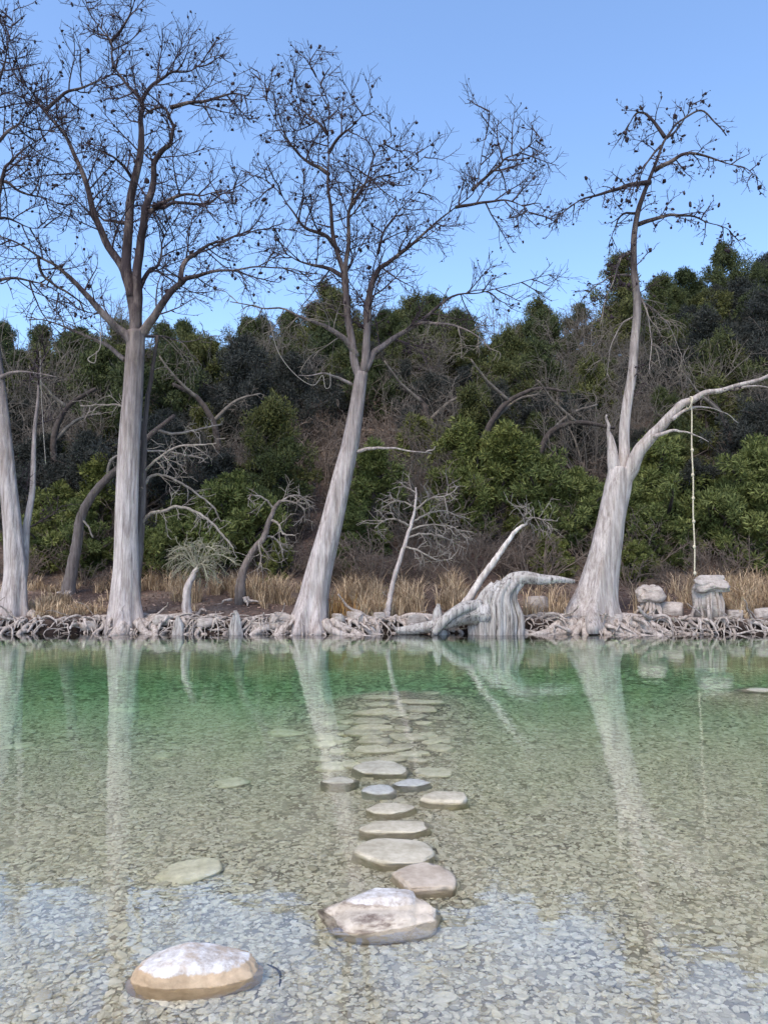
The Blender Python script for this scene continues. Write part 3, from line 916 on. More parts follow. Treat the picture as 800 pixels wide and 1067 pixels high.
bare_tree('cypress_sapling', 'slender dead sapling with flat sprays of grey twigs, left of the leaning log', 20.0,
    [(402, 650), (403, 640), (405, 629), (412, 597), (423, 563), (430, 540), (433, 522), (433, 508)], [5.5, 3.6, 2.8, 2.4, 2.0, 1.6, 1.2, 0.6],
    [([(424, 561), (440, 556), (462, 560), (476, 568)], 1.3, 0.5, 0, 0.3, 2.2),
     ([(421, 570), (436, 574), (456, 584), (472, 582)], 1.2, 0.5, 0, -0.4, 2.2),
     ([(428, 545), (444, 536), (462, 532), (480, 540)], 1.3, 0.5, 0, 0.4, 2.4),
     ([(427, 548), (412, 541), (400, 543), (390, 550)], 1.3, 0.5, 0, -0.3, 2.0),
     ([(431, 532), (448, 520), (466, 516), (476, 508)], 1.2, 0.5, 0, -0.3, 2.2),
     ([(432, 528), (416, 522), (404, 524)], 1.1, 0.5, 0, 0.4, 2.0),
     ([(433, 514), (424, 508), (416, 508)], 0.9, 0.4, 0, 0.2, 2.0),
     ([(426, 553), (446, 547), (470, 549), (482, 558)], 1.1, 0.5, 0, 0.1, 2.2)],
    M['bark_pale'], M['dead_twig'], 53, nroots=8, trunk_twigs=1.0)
bare_tree('young_tree', 'leaning grey tree behind, crossing behind the tallest cypress trunk', 22.8,
    [(71, 624), (72, 612), (77, 585), (81, 562), (84, 540), (96, 517), (112, 498), (126, 486), (154, 456), (182, 433)], [9, 7, 5.8, 5.2, 4.9, 4.2, 3.8, 3.4, 2.9, 2.0],
    [([(84, 541), (92, 548), (97, 560)], 1.2, 0.8, 0, -0.2, 0),
     ([(165, 448), (180, 452), (205, 448), (232, 442)], 1.8, 0.8, 0, 0.6, 1.0),
     ([(112, 498), (116, 480), (130, 470), (140, 450)], 1.8, 0.8, 0, -0.4, 0.8)],
    M['bark_grey'], M['dead_twig'], 54, nroots=4)
bare_tree('young_tree', 'thin dark trunk rising close beside the tallest cypress with pale drooping dead branches', 20.3,
    [(141, 640), (142, 620), (145, 575), (148, 540), (150, 480), (152, 430), (160, 380), (164, 350)], [5, 4.6, 4.4, 3.8, 3.2, 2.6, 2, 1.4],
    [([(147, 548), (156, 536), (172, 532), (186, 528), (205, 534), (222, 546), (234, 560), (244, 572)], 2.2, 0.9, 0, -0.7, 1.2),
     ([(149, 508), (158, 496), (172, 496), (190, 504), (206, 515), (222, 528), (228, 540)], 1.9, 0.8, 0, 0.5, 1.3),
     ([(150, 492), (165, 478), (184, 466), (206, 464), (226, 462)], 1.6, 0.7, 0, -0.5, 1.6),
     ([(150, 470), (168, 470), (192, 474), (212, 478)], 1.4, 0.7, 0, 0.8, 1.5),
     ([(151, 440), (130, 424), (108, 422), (84, 423)], 1.4, 0.6, 0, -0.3, 1.0)],
    M['bark_grey'], M['dead_twig'], 55, nroots=0, trunk_twigs=0.8)

# leaning white log, driftwood arch, knees
def simple_thing(name, label, cat, shapes, mat, origin, parts=()):
    mb = MB()
    for (pts, rad, sides, fl, sq) in shapes: mb.tube(pts, rad, sides, fl, squash=sq)
    o = mb.build(name, mat, None, origin)
    return tag(o, label, cat)

bare_tree('dead_log', 'bare white leaning log rising to the right out of the driftwood stump', 19.75,
    [(470, 654), (478, 638), (490, 622), (505, 597), (514, 586), (524, 571), (537, 553), (549, 545)], [7, 5, 4.2, 3.5, 3.2, 2.8, 2.0, 1.2],
    [([(540, 552), (552, 541), (562, 540), (574, 548)], 0.8, 0.4, 0, 0.4, 3.0), ([(546, 546), (546, 538), (556, 530)], 0.7, 0.4, 0, -0.3, 2.5)],
    M['bark_white'], M['dead_twig'], 61, nroots=0, cat='log')

def arch_stump():
    Y = 19.55
    k = Y / F
    base = P(520, 658, Y)
    base.z = 0.0
    o = empty('driftwood_stump', base, 'weathered grey driftwood stump arching to the right with deep vertical grooves', 'stump')
    mb = MB()
    q = smooth_path([P(512, 666, Y + 0.2), P(513, 650, Y + 0.2), P(516, 632, Y + 0.15), P(522, 617, Y + 0.1), P(532, 609, Y)], 8)
    mb.tube(q, resample_r([v * k for v in (20, 17, 13, 9, 7)], len(q)), 44,
            lambda th, u: 1 + 0.2 * math.sin(9 * th + 1.5 * u) + 0.12 * math.sin(15 * th + 2 - 3 * u) + 0.06 * math.sin(23 * u + 5 * th), squash=0.75)
    for i in range(10):
        x = 493 + i * 5.2
        rr = (4.2, 2.6, 4.6, 2.2, 3.4)[i % 5]
        o2 = 0.36 * math.sin(math.pi * (i + 0.5) / 10)
        q = smooth_path([P(x, 665, Y - 0.12 - o2), P(x - 1 + i * 0.35, 645, Y - 0.12 - o2), P(502 + i * 3.6, 622, Y - 0.1 - o2 * 0.75), P(514 + i * 3.4, 609 - min(i, 5) * 0.8, Y - 0.06 - o2 * 0.4)], 7)
        mb.tube(q, resample_r([v * k for v in (rr * 1.25, rr, rr, rr * 0.9)], len(q)), 12, flute_fn(60 + i, 0.22, 4), squash=1.0)
    mb.build('stump_body', M['driftwood'], o, base)
    mb = MB()
    q = smooth_path([P(522, 614, Y), P(534, 605, Y), P(548, 602, Y - 0.1), P(566, 604, Y - 0.2), P(582, 604, Y - 0.2), P(598, 606, Y - 0.1)], 7)
    mb.tube(q, resample_r([v * k for v in (7, 8, 6.6, 5.2, 3.6, 1.8)], len(q)), 18, flute_fn(77, 0.2, 5))
    mb.build('arched_limb', M['driftwood'], o, base)
    mb = MB()
    q = smooth_path([P(508, 640, Y - 0.3), P(490, 640, Y - 0.35), P(470, 646, Y - 0.4), P(450, 652, Y - 0.4), P(428, 656, Y - 0.4), P(412, 657, Y - 0.4)], 6)
    mb.tube(q, resample_r([v * k for v in (11, 9, 7, 6, 5, 3)], len(q)), 18, flute_fn(78, 0.2, 5))
    q = smooth_path([P(500, 632, Y - 0.3), P(482, 634, Y - 0.5), P(464, 646, Y - 0.6), P(452, 660, Y - 0.6)], 6)
    mb.tube(q, resample_r([v * k for v in (7, 6, 5, 4)], len(q)), 12, flute_fn(79, 0.2, 5))
    mb.build('spreading_root', M['driftwood'], o, base)
arch_stump()

def knee(px, h, w, seed, label):
    Y = 19.25
    k = Y / F
    rng = random.Random(seed)
    q = smooth_path([P(px, 664, Y), P(px + rng.uniform(-1, 1), 660 - h * 0.3, Y), P(px + rng.uniform(-2, 2), 660 - h * 0.7, Y), P(px + rng.uniform(-3, 1), 660 - h, Y)], 6)
    simple_thing('cypress_knee', label, 'cypress knee', [(q, resample_r([v * k for v in (w, w * 0.75, w * 0.5, w * 0.18)], len(q)), 16, flute_fn(seed, 0.3, 2), 0.8)], M['driftwood'], q[0].copy())
knee(457, 31, 9, 91, 'pointed pale cypress knee standing in the water left of the grooved driftwood stump')
knee(246, 24, 8, 92, 'squat pale cypress knee on the waterline between the mop headed sapling and central trunk')
knee(186, 18, 7, 93, 'low grey cypress knee just left of the mop headed sapling')

def undercut_rock(cx, top, bot, w, h, Y, seed, label, neck):
    k = Y / F
    c = P(cx, bot, Y)
    g = max(-0.1, hill_z(c.x, c.y) - 0.1)
    base = Vector((c.x, c.y, g))
    o = empty('bank_boulder', base, label, 'boulder')
    tz = P(cx, top, Y).z
    v, f = rock_shape(w * k, w * k * 0.8, h * k, seed, sub=5, flat=0.8, lump=0.6, boxy=0.95, facets=4)
    mb = MB(); mb.add([p + Vector((c.x, c.y, tz - h * k / 2)) for p in v], f)
    mb.build('cap_rock', M['st_bank'], o, base)
    mb = MB()
    v, f = rock_shape(neck * 2.3 * k, neck * 2 * k, (tz - g) * 1.05, seed + 9, sub=4, flat=0.85, lump=0.5, boxy=0.8)
    mb.add([p + Vector((c.x - 0.04, c.y + 0.05, (g + tz) / 2 - 0.08)) for p in v], f)
    mb.build('neck', M['st_bank'], o, base)
    mb = MB()
    rng = random.Random(seed)
    for i in range(7):
        a = rng.uniform(math.pi * 0.9, math.pi * 2.1)
        t = Vector((c.x + math.cos(a) * neck * 0.7 * k, c.y + math.sin(a) * neck * 0.6 * k, tz - h * k * 0.75))
        m1 = t + Vector((math.cos(a) * 0.12, math.sin(a) * 0.10, -(tz - g) * 0.3))
        e = Vector((c.x + math.cos(a) * rng.uniform(0.3, 0.65), c.y + math.sin(a) * 0.4, g - 0.05))
        q = smooth_path([t, m1, m1.lerp(e, 0.6) + rv(rng) * 0.06, e], 5)
        mb.tube(q, resample_r([0.035, 0.05, 0.04, 0.03], len(q)), 7)
    mb.build('roots', M['root'], o, base)
    return o
undercut_rock(679, 609, 645, 33, 19, 20.3, 101, 'rounded pale boulder perched on bank roots right of the forked cypress', 9)
undercut_rock(739, 599, 647, 38, 18, 19.75, 102, 'undercut flat topped boulder on a root bound neck below the rope', 13)

# rope swing and other hanging lines
tw = to_bed(283, 1020)
q = smooth_path([tw + Vector((-0.03, 0.09, 0.014)), tw + Vector((0.015, 0.05, 0.018)), tw + Vector((0.035, 0.0, 0.018)), tw + Vector((0.04, -0.07, 0.014))], 5)
mb = MB(); mb.tube(q, resample_r([0.004, 0.006, 0.004], len(q)), 6)
tag(mb.build('sunken_twig', M['shade_wood'], None, q[0].copy()), 'thin curved dark twig lying under water right of the ochre rock', 'twig')
def rope_swing():
    Y = 19.1
    a = P(719.5, 414, Y)
    b = P(723.5, 600, Y)
    o = empty('rope_swing', b, 'long pale rope with knots hanging straight down from the right cypress limb', 'rope')
    mb = MB()
    pts = [a.lerp(b, i / 24) + Vector((0.01 * math.sin(i * 0.7), 0, 0)) for i in range(25)]
    mb.tube(pts, [0.019] * 25, 8)
    mb.build('rope', M['rope'], o, b)
    for t in (0.30, 0.44, 0.57, 0.70, 0.84, 0.985):
        m = MB(); v, f = ICO[2]
        c = a.lerp(b, t)
        m.add([c + Vector((p.x * 0.04, p.y * 0.04, p.z * 0.055)) for p in v], f)
        m.build('knot', M['rope'], o, b)
    m = MB()
    ring = [P(718.5, 419.5, Y) + Vector((0.035 * math.cos(t), 0.17 * math.sin(t) + 0.05, 0.16 * math.cos(t))) for t in np.linspace(0, 2 * math.pi, 17)]
    m.tube(ring, [0.022] * 17, 7, cap=False)
    m.build('loop', M['rope'], o, b)
rope_swing()
def line(name, label, pts, Y, r, mat, cat):
    r *= 0.42
    q = smooth_path([P(x, y, Y) for x, y in pts], 6)
    mb = MB(); mb.tube(q, [r] * len(q), 7)
    tag(mb.build(name, mat, None, q[0].copy()), label, cat)
line('hanging_rope', 'thin whitish rope hanging straight down beside the left trunks', [(42, 366), (43, 400), (45, 440), (48, 484)], 21.0, 0.022, M['white_rope'], 'rope')
line('hanging_vine', 'pale vine looping down from the low left limb of the central cypress', [(281, 332), (288, 362), (300, 382), (316, 397), (328, 401), (336, 391), (339, 404), (344, 402), (344, 388)], 19.0, 0.016, M['white_rope'], 'vine')
line('hanging_branch', 'crooked white broken branch snagged under the limbs left of the tallest cypress', [(105, 346), (104, 364), (92, 374), (99, 378), (101, 366)], 19.4, 0.035, M['dead_twig'], 'branch')

# ------------------------------------------------------------------ root tangle, grass, litter, bank rocks
def root_tangle():
    rng = random.Random(5)
    mb = MB()
    for i in range(1250):
        x = rng.uniform(-13.5, 13.5)
        s = shore(x)
        px = CX + x / 19.5 * F
        dens = interp(px, [-100, 60, 110, 160, 260, 340, 400, 440, 540, 560, 640, 720, 760, 900], [0.7, 0.75, 0.8, 1, 1, 0.8, 0.8, 0.3, 0.35, 0.9, 1, 1, 0.8, 0.7])
        if rng.random() > dens: continue
        y = s + rng.uniform(0.1, 0.6)
        y = min(y, s + 0.45)
        p = Vector((x, y, hill_z(x, y) + rng.uniform(-0.03, 0.03)))
        kind = rng.random()
        if kind < 0.25:       # running along the bank
            d = Vector((rng.choice((-1, 1)), rng.uniform(-0.7, 0.1), 0))
            L = rng.uniform(0.5, 1.3); dz = -0.05
        elif kind < 0.7:      # diving into the water
            d = Vector((rng.uniform(-0.8, 0.8), -1, rng.uniform(0.0, 0.35)))
            L = rng.uniform(0.4, 0.85); dz = -0.34
        else:                 # arching knees
            d = Vector((rng.choice((-1, 1)) * 0.8, rng.uniform(-0.9, -0.1), 0.7))
            L = rng.uniform(0.35, 0.75); dz = -0.46
        pts = [p]
        for k in range(6):
            d = (d + rv(rng) * 0.42 + Vector((0, -0.05, dz))).normalized()
            q = pts[-1] + d * (L / 6)
            g = max(hill_z(q.x, q.y), -0.25)
            q.z = max(q.z, g - 0.02)
            if q.y < s - 0.3: q.y = s - 0.3 + rng.uniform(0, 0.12)
            pts.append(q)
        pts = smooth_path(pts, 3)
        r0 = rng.choice((0.010, 0.013, 0.016, 0.022, 0.03, 0.055)) * rng.uniform(0.8, 1.2)
        mb.tube(pts, resample_r([r0, r0 * 1.05, r0 * 0.8, r0 * 0.45], len(pts)), 6)
    tag(mb.build('root_tangle', M['root']), 'bleached tangle of exposed cypress roots along the far waterline', 'roots', kind='stuff')
root_tangle()

def grass_px(px):
    return interp(px, [-200, 25, 35, 110, 118, 150, 158, 180, 190, 300, 308, 342, 346, 372, 385, 480, 492, 690, 700, 748, 756, 800, 1000],
                  [0.4, 0.4, 0.7, 0.7, 0.3, 0.5, 0.8, 0.7, 1.0, 1.0, 0.4, 0.5, 1.0, 0.9, 0.7, 1.0, 0.12, 0.12, 0.3, 0.4, 0.9, 0.8, 0.7])
def dry_grass():
    rng = random.Random(8)
    mb = MB()
    n = 0
    while n < 3000:
        x = rng.uniform(-15, 15)
        y = shore(x) + 0.55 + rng.random() ** 1.3 * 3.6
        px = CX + x / y * F
        if rng.random() > grass_px(px): continue
        if fbm(x, y, 1.1, 2) < 0.10: continue
        n += 1
        z = hill_z(x, y) - 0.03
        H = rng.choice((0.2, 0.3, 0.45, 0.6, 0.85)) * rng.uniform(0.8, 1.1) * (0.55 if px < 115 else 1.0)
        rust = 345 < px < 372 and y < 21.2
        for b in range(rng.randrange(6, 13)):
            a = rng.uniform(0, 6.28)
            h = H * rng.uniform(0.6, 1.25)
            lean = rng.uniform(0.15, 1.2) * h
            d = Vector((math.cos(a), math.sin(a), 0))
            o = Vector((x, y, z)) + d * rng.uniform(0, 0.07)
            sd = Vector((-d.y, d.x, 0)) * rng.uniform(0.006, 0.012)
            p1 = o + d * lean * 0.3 + UP * h * 0.6
            p2 = o + d * lean + UP * h * rng.uniform(0.75, 1.0)
            mb.add([o - sd, o + sd, p1 - sd * 0.8, p1 + sd * 0.8, p2], [(0, 1, 3, 2), (2, 3, 4)], 1 if rust else 0)
    tag(mb.build('dry_grass', [M['grass'], M['grass_rust']], smooth=False), 'straw coloured dry grass in tufts on the far bank', 'grass', kind='stuff')
dry_grass()

def leaf_litter():
    rng = random.Random(9)
    mb = MB()
    for i in range(26000):
        x = rng.uniform(-17, 17)
        y = 19.6 + rng.random() ** 1.1 * 20
        z = hill_z(x, y) + rng.uniform(0.0, 0.05)
        s = rng.uniform(0.025, 0.07)
        a, b = rv(rng) * s, rv(rng) * s * 0.7
        a.z *= 0.5; b.z *= 0.5
        p = Vector((x, y, z))
        mb.add([p - a, p + b, p + a, p - b], [(0, 1, 2, 3)])
    tag(mb.build('leaf_litter', M['litter'], smooth=False), 'brown fallen leaves strewn over the bank and lower slope', 'leaf litter', kind='stuff')
leaf_litter()

def bank_rocks():
    rng = random.Random(12)
    spots = [(395, 650, 14, 9), (415, 650, 26, 14), (437, 650, 30, 12), (470, 655, 22, 10), (560, 634, 30, 20), (580, 642, 20, 12), (590, 652, 22, 8), (655, 648, 20, 12), (698, 640, 26, 14),
             (710, 652, 18, 8), (765, 650, 16, 10), (780, 640, 24, 12), (795, 645, 20, 12), (60, 655, 26, 7), (92, 650, 18, 9), (20, 658, 22, 6), (168, 652, 18, 10), (215, 655, 20, 8), (270, 655, 18, 9), (292, 654, 24, 8), (352, 655, 16, 8), (370, 652, 20, 10), (640, 655, 18, 7), (545, 655, 14, 8)]
    for i, (px, py, ww, hh) in enumerate(spots[:16:2] + spots[16:]):
        Y = interp(py, [632, 640, 650, 658], [20.9, 20.3, 19.8, 19.35])
        p = P(px, py, Y)
        k = Y / F
        T = hh * k
        z = max(-0.05, hill_z(p.x, Y)) + T * 0.25
        rock('bank_rock', ww * k, ww * k * 0.7, T * 1.2, 200 + i, M['st_bank'], (p.x, Y, z), rng.uniform(-0.5, 0.5), 'weathered tan rock wedged among the roots at the far waterline', 'rock', 'rocks among the roots on the far bank', sub=3, boxy=0.65)
bank_rocks()

# limestone ledges showing through the trees
def ledge(px0, px1, py, Y, label, seed):
    rng = random.Random(seed)
    a, b = P(px0, py, Y), P(px1, py, Y)
    L = (b - a).length
    z = hill_z((a.x + b.x) / 2, Y)
    rock('limestone_ledge', L, 1.3, 0.45, seed, M['st_ledge'], ((a.x + b.x) / 2, Y, z + 0.02), 0, label, 'ledge', sub=5, flat=0.5, lump=0.55, boxy=0.7, tilt=(0.1, rng.uniform(-0.06, 0.06)))
ledge(338, 424, 436, 37.5, 'pale limestone ledge on the slope right behind the central trunk', 301)
ledge(330, 362, 462, 35, 'small tan limestone ledge on the slope below the larger ledge', 302)

# ------------------------------------------------------------------ hillside trees
def leaf_spray(mb, c, r, n, rng, size, squash=0.8):
    for i in range(n):
        d = rv(rng)
        p = c + Vector((d.x, d.y, d.z * squash)) * (r * rng.random() ** 0.45)
        g = (d + rv(rng) * 0.8 + UP * 0.25).normalized()
        s = size * rng.uniform(0.6, 1.35)
        sd = g.cross(rv(rng))
        if sd.length < 0.05: continue
        sd = sd.normalized() * s * 0.17
        mb.add([p - sd, p + sd, p + g * s + sd * 0.4, p + g * s * 1.05 - sd * 0.4], [(0, 1, 2, 3)])

def juniper(seed, H, Rw, low, mat, leaf=0.11, nlimb=34, spray=170, gap=0.0, name='juniper_tree'):
    """one prototype: trunk and limbs under a ragged crown of needle sprays; returns its Empty and parts"""
    rng = random.Random(seed)
    o = empty(name, (0, 0, -50), 'prototype', 'tree')
    tr, cr = MB(), MB()
    lean = Vector((rng.uniform(-0.12, 0.12), rng.uniform(-0.12, 0.12), 1))
    stem = wander(Vector((0, 0, -0.3)), lean, H * 0.9, 9, rng, 0.12, UP * 0.08)
    tr.tube(stem, resample_r([0.16, 0.11, 0.05, 0.02], len(stem)), 8)
    for i in range(nlimb):
        t = low + (1 - low) * ((i + rng.random()) / nlimb)
        k = min(len(stem) - 2, int(t * (len(stem) - 1)))
        p = stem[k].lerp(stem[k + 1], t * (len(stem) - 1) - k)
        u = (t - low) / (1 - low)
        prof = (1.0 - u) ** 0.75 * 0.95 + 0.12 if u > 0.25 else 0.75 + 0.8 * u
        a = rng.uniform(0, 6.28)
        L = Rw * prof * rng.choice((0.45, 0.7, 0.95, 1.1, 1.45))
        d = Vector((math.cos(a), math.sin(a), rng.uniform(-0.05, 0.55)))
        q = wander(p, d, L, 5, rng, 0.2, UP * 0.06)
        tr.tube(q, resample_r([0.05, 0.015], len(q)), 4, cap=False)
        for j in range(2, 6):
            if rng.random() < gap: continue
            leaf_spray(cr, q[j] + rv(rng) * 0.15, Rw * rng.uniform(0.10, 0.22), int(spray * rng.uniform(0.5, 1.2)), rng, leaf)
    t1 = tr.build('trunk', M['shade_wood'], o)
    c1 = cr.build('crown', mat, o, smooth=False)
    return o

def bare_brush(seed, H, n, mat, name='bare_shrub', cat='shrub', spread=0.9, droop=0.0):
    rng = random.Random(seed)
    o = empty(name, (0, 0, -50), 'prototype', cat)
    st, tw = MB(), MB()
    cfg = [(3.6, (0.35 * H, 0.6 * H), (25, 65), 6, 0.28, UP * (0.04 - droop), (0.016, 0.008), 0.15),
           (4.5, (0.18 * H, 0.32 * H), (25, 70), 4, 0.28, UP * (0.02 - droop), (0.011, 0.006), 0.15),
           (3.5, (0.08 * H, 0.16 * H), (25, 70), 3, 0.2, UP * (0.02 - droop), (0.008, 0.005), 0.15)]
    if H > 2.5: cfg = [(2.4,) + tuple(cfg[0][1:]), (3.2,) + tuple(cfg[1][1:]), (3.4,) + tuple(cfg[2][1:])]
    for i in range(n):
        a = rng.uniform(0, 6.28)
        d = Vector((math.cos(a) * spread * rng.random(), math.sin(a) * spread * rng.random(), 1))
        q = wander(Vector((math.cos(a) * 0.1, math.sin(a) * 0.1, -0.2)), d, H * rng.uniform(0.7, 1.05), 8, rng, 0.2, UP * 0.02)
        st.tube(q, resample_r([0.035 * max(1, H / 2.5), 0.01], len(q)), 5, cap=False)
        sprout(tw, q, 0, rng, cfg)
    st.build('stem', mat, o)
    tw.build('twigs', mat, o)
    return o

def copy_tree(o):
    c = o.copy(); C.objects.link(c)
    for ch in list(o.children):
        d = ch.copy(); C.objects.link(d); d.parent = c
    return c

PR = {
 'dark': [juniper(400 + i, 4.6 + 0.5 * i, 1.9 + 0.2 * i, 0.16, M['leaf_dark'], gap=0.05, nlimb=40) for i in range(3)],
 'olive': [juniper(420 + i, 4.6 + 0.5 * i, 2.0, 0.18, M['leaf_olive'], gap=0.08, nlimb=38) for i in range(2)],
 'shade': [juniper(440 + i, 4.6, 2.2, 0.14, M['leaf_shade'], leaf=0.10, gap=0.12, name='evergreen_oak') for i in range(2)],
 'bright': [juniper(460 + i, 1.9 + 0.4 * i, 0.95, 0.03, M['leaf_bright'], leaf=0.07, nlimb=42, spray=210, gap=0.06, name='juniper_bush') for i in range(3)],
 'brush': [bare_brush(480 + i, 1.5 + 0.3 * i, 9, M['shrub_wood']) for i in range(3)],
 'greytree': [bare_brush(500 + i, 4.4, 7, M['shrub_grey'], 'bare_tree', 'tree', 0.75, 0.02 + 0.015 * i) for i in range(3)],
}
USED = {k: 0 for k in PR}
PLACED = []
def plant(kind, x, y, s, label, group, rng, sz=None, cat=None):
    lst = PR[kind]
    j = USED[kind]
    USED[kind] += 1
    o = lst[j] if j < len(lst) else copy_tree(lst[rng.randrange(len(lst))])
    o.location = (x, y, hill_z(x, y) - 0.05)
    o.rotation_euler = (0, 0, rng.uniform(0, 6.28))
    o.scale = (s, s, sz or s)
    tag(o, label, cat or ('bush' if kind == 'bright' else 'shrub' if kind == 'brush' else 'tree'), group)
    PLACED.append((x, y))

def zone_word(px):
    return ('at the left edge', 'left of the tallest cypress', 'between the tallest and central cypress', 'behind the central cypress crown', 'between central and right cypress', 'behind the right cypress', 'at the far right')[
        0 if px < 40 else 1 if px < 130 else 2 if px < 310 else 3 if px < 420 else 4 if px < 590 else 5 if px < 700 else 6]

def forest():
    rng = random.Random(77)
    K = {'dark': ('dark green juniper', 0.05), 'olive': ('olive green juniper', 0.05), 'shade': ('blackish evergreen oak', 0.05), 'greytree': ('bare grey leafless tree', 0.05)}
    # crest line, then rows of trees down the slope
    pts = []
    tries = 0
    while len(pts) < 290 and tries < 20000:
        tries += 1
        y = rng.uniform(26.0, 53)
        x = rng.uniform(-0.62, 0.62) * y
        px = CX + x / y * F
        py = 600 - (hill_z(x, y) - CAMZ) / y * F
        if 315 < px < 425 and 455 < py < 640: continue          # the open, leaf strewn slope
        if 500 < px < 700 and py > 520: continue
        mind = 1.5
        if any((x - a) ** 2 + (y - b) ** 2 < mind * mind for a, b in pts): continue
        pts.append((x, y))
        u = rng.random()
        grey = 0.14
        if py > 340 and y < 44: grey = 0.22
        if px > 690 and py < 420: kind = 'dark' if u < 0.45 else 'shade' if u < 0.8 else 'olive'
        elif u < grey: kind = 'greytree'
        elif y < 40: kind = 'shade' if u < 0.62 else 'dark' if u < 0.85 else 'olive'
        else: kind = 'olive' if u < 0.55 else 'dark' if u < 0.9 else 'shade'
        where = ('on the hill crest ' if y > 44 else 'halfway up the hill ' if y > 35 else 'low on the slope ') + zone_word(px)
        plant(kind, x, y, (sc := rng.choice((0.62, 0.75, 0.85, 0.95, 1.12)) * (1.0 if y > 33 else 0.85)), K[kind][0] + ' ' + where, K[kind][0] + 's ' + where, rng, sz=sc * rng.uniform(0.85, 1.4))
forest()

def low_plants():
    rng = random.Random(78)
    B = [(236, 575, 26.0, 1.75, 'big fresh green juniper bush left of the crooked sapling'),
         (195, 585, 26.5, 1.2, 'fresh green juniper bush behind the mop headed sapling'),
         (82, 595, 25.0, 1.0, 'green juniper bush behind the leaning grey tree'),
         (50, 590, 26.0, 1.1, 'green juniper bush behind the left twin trunk'),
         (105, 590, 26.8, 1.3, 'green juniper bush left of the tallest trunk'),
         (170, 590, 25.2, 1.05, 'green juniper bush right of the tallest trunk'),
         (388, 545, 27.2, 1.35, 'fresh green juniper bush right of the central trunk'),
         (355, 598, 24.4, 0.45, 'small green bush just right of the central trunk base'),
         (290, 598, 24.4, 0.5, 'small green bush under the crooked sapling'),
         (283, 505, 30.0, 1.0, 'narrow green bush high on the slope left of the central trunk'),
         (470, 545, 28.0, 1.5, 'tall fresh green bush behind the slender dead sapling'),
         (500, 535, 29.0, 1.7, 'tall fresh green bush behind the leaning white log'),
         (522, 540, 28.0, 1.5, 'fresh green bush above the tip of the leaning white log'),
         (440, 480, 33.0, 1.5, 'fresh green juniper beyond the short white broken branch'),
         (570, 545, 28.0, 1.7, 'wide fresh green bush left of the forked trunk'),
         (595, 545, 27.5, 1.5, 'fresh green bush directly behind the forked trunk'),
         (575, 598, 24.6, 0.75, 'dark green bush behind the driftwood arch'),
         (665, 555, 26.5, 1.3, 'fresh green bush right of the forked trunk'),
         (692, 545, 27.0, 1.6, 'fresh green bush left of the hanging rope'),
         (655, 598, 24.3, 0.6, 'small green bush right of the forked trunk base'),
         (745, 560, 26.5, 1.4, 'green bush right of the hanging rope'),
         (775, 565, 26.0, 1.5, 'green bush at the right edge of the slope'),
         (700, 590, 25.0, 0.7, 'low green bush behind the rounded boulder'),
         (820, 560, 26.5, 1.5, 'green bush beyond the right edge')]
    for px, py, Y, s, lab in B:
        Y -= 0.7 if Y > 25 else 0
        x = (px - CX) / F * Y
        plant('bright', x, Y, s * 1.18, lab, 'fresh green bushes at the foot of the hill', rng)
    for i, (px, py, Y, t2) in enumerate([(500, 470, 30, [(512, 440), (530, 418), (560, 405), (590, 408)]), (452, 458, 33, [(446, 440), (440, 420), (420, 405)]), (228, 470, 31, [(222, 440), (206, 415), (180, 400)]), (560, 480, 29, [(572, 452), (600, 440), (640, 446)]), (755, 500, 28, [(760, 460), (750, 430), (730, 410)]), (60, 500, 28, [(56, 460), (70, 425), (100, 405)])]):
        bare_tree('leaning_oak', 'dark crooked leaning tree among brush on the slope ' + ('above the slender sapling and log', 'just right of the central trunk', 'left of the central trunk', 'behind the forked trunk', 'beyond the hanging rope', 'behind the left twin trunk')[i], Y,
            [(px, py + 12)] + [(px, py)] + t2, [4.4, 3.6, 3.2, 2.6, 1.8] + [1.3] * (len(t2) - 3),
            [([t2[0], (t2[0][0] + 24, t2[0][1] - 22), (t2[0][0] + 50, t2[0][1] - 30)], 2.4, 0.9, 0, 0.8, 1.2), ([t2[1], (t2[1][0] - 22, t2[1][1] - 20), (t2[1][0] - 40, t2[1][1] - 44)], 2.2, 0.8, 0, -0.8, 1.2)],
            M['shade_wood'], M['shrub_grey'], 600 + i, nroots=0, trunk_twigs=0.8)
    for i in range(26):
        px = rng.choice((60, 95, 180, 215, 250, 380, 455, 490, 520, 560, 590, 670, 700, 750, 780)) + rng.uniform(-22, 22)
        Y = rng.uniform(25.2, 30.5)
        where = zone_word(px)
        plant('bright', (px - CX) / F * Y, Y, rng.uniform(0.45, 1.1), 'loose green juniper scrub low on the slope ' + where, 'green juniper scrub ' + where, rng)
    n = 0
    pts = []
    tries = 0
    while n < 165 and tries < 5000:
        tries += 1
        y = 23.2 + rng.random() ** 1.2 * 16
        x = rng.uniform(-0.6, 0.6) * y
        px = CX + x / y * F
        if any((x - a) ** 2 + (y - b) ** 2 < 0.5 for a, b in pts): continue
        if y > 31 and not 270 < px < 470: continue
        if px < 180 and y < 25.5 and rng.random() < 0.6: continue
        pts.append((x, y)); n += 1
        where = zone_word(px) + (' near the grass' if y < 26 else ' on the open slope')
        plant('brush', x, y, rng.uniform(0.5, 1.0) * (1.5 if y > 26.5 else 1.0), 'bare brown twiggy shrub ' + where, 'bare shrubs ' + where, rng)
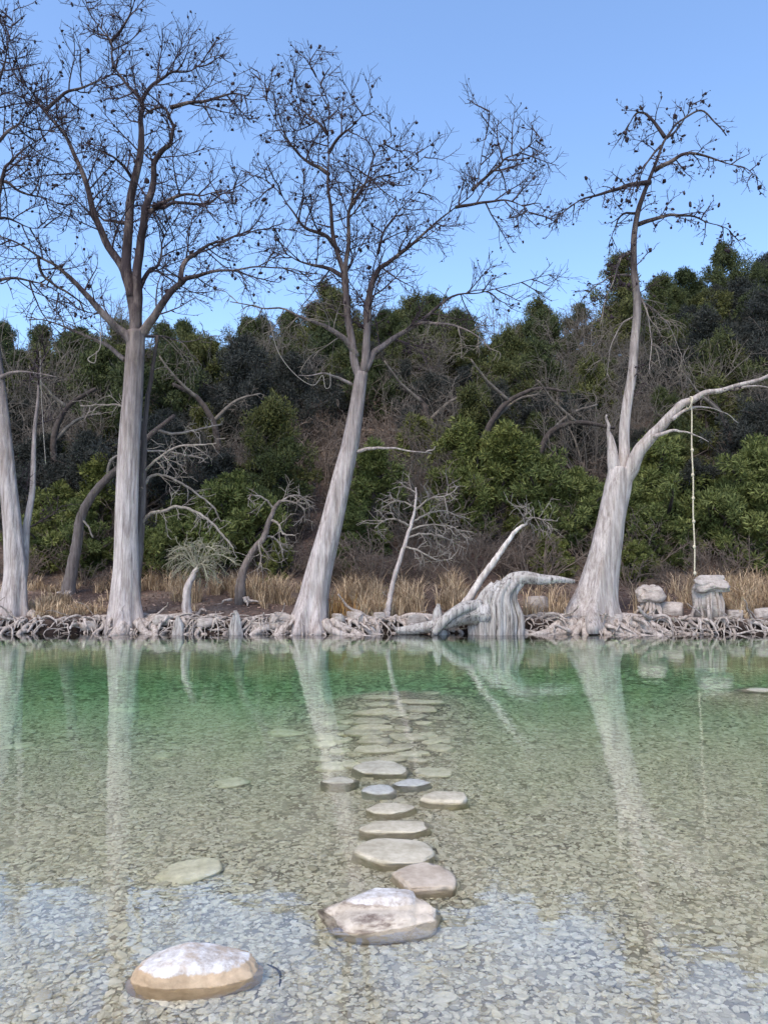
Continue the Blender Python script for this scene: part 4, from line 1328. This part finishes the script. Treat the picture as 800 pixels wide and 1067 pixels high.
low_plants()

# ------------------------------------------------------------------ sky, sun, camera
SUN_EL, SUN_AZ = 52.0, 205.0     # azimuth clockwise from +Y: behind the camera, to its left
wd = bpy.data.worlds.new('World')
SC.world = wd
wd.use_nodes = True
nt = wd.node_tree
bg = nt.nodes['Background']
sky = nt.nodes.new('ShaderNodeTexSky')
sky.sky_type = 'NISHITA'
sky.sun_disc = False
sky.sun_elevation = R(SUN_EL)
sky.sun_rotation = R(SUN_AZ)
sky.air_density = 1.0
sky.dust_density = 0.8
sky.ozone_density = 4.5
nt.links.new(sky.outputs[0], bg.inputs[0])
bg.inputs[1].default_value = 0.15
sd = bpy.data.lights.new('sun', 'SUN')
sd.energy = 1.5
sd.angle = R(30)
sd.color = (1.0, 0.87, 0.72)
so = bpy.data.objects.new('sun', sd)
C.objects.link(so)
az, el = R(SUN_AZ), R(SUN_EL)
to_sun = Vector((math.sin(az) * math.cos(el), math.cos(az) * math.cos(el), math.sin(el)))
so.rotation_euler = to_sun.to_track_quat('Z', 'Y').to_euler()
so.location = (0, -10, 30)

cd = bpy.data.cameras.new('camera')
cd.sensor_fit = 'VERTICAL'
cd.sensor_height = 36
cd.sensor_width = 27
cd.lens = 36 * F / 1067
cd.clip_start = 0.05
cd.clip_end = 1000
co = bpy.data.objects.new('camera', cd)
C.objects.link(co)
co.location = (0, 0, CAMZ)
co.rotation_euler = (R(90) + PITCH, 0, 0)
SC.camera = co

vs = SC.view_settings
vs.view_transform = 'Standard'
vs.look = 'None'
vs.exposure = 1.2
vs.gamma = 1.0
cy = SC.cycles
cy.use_denoising = True
cy.denoiser = 'OPENIMAGEDENOISE'
cy.denoising_input_passes = 'RGB_ALBEDO_NORMAL'
cy.max_bounces = 14
cy.diffuse_bounces = 4
cy.glossy_bounces = 5
cy.transmission_bounces = 8
cy.volume_bounces = 0
cy.transparent_max_bounces = 8
cy.sample_clamp_indirect = 8
cy.caustics_refractive = True
cy.caustics_reflective = True
cy.blur_glossy = 0.3
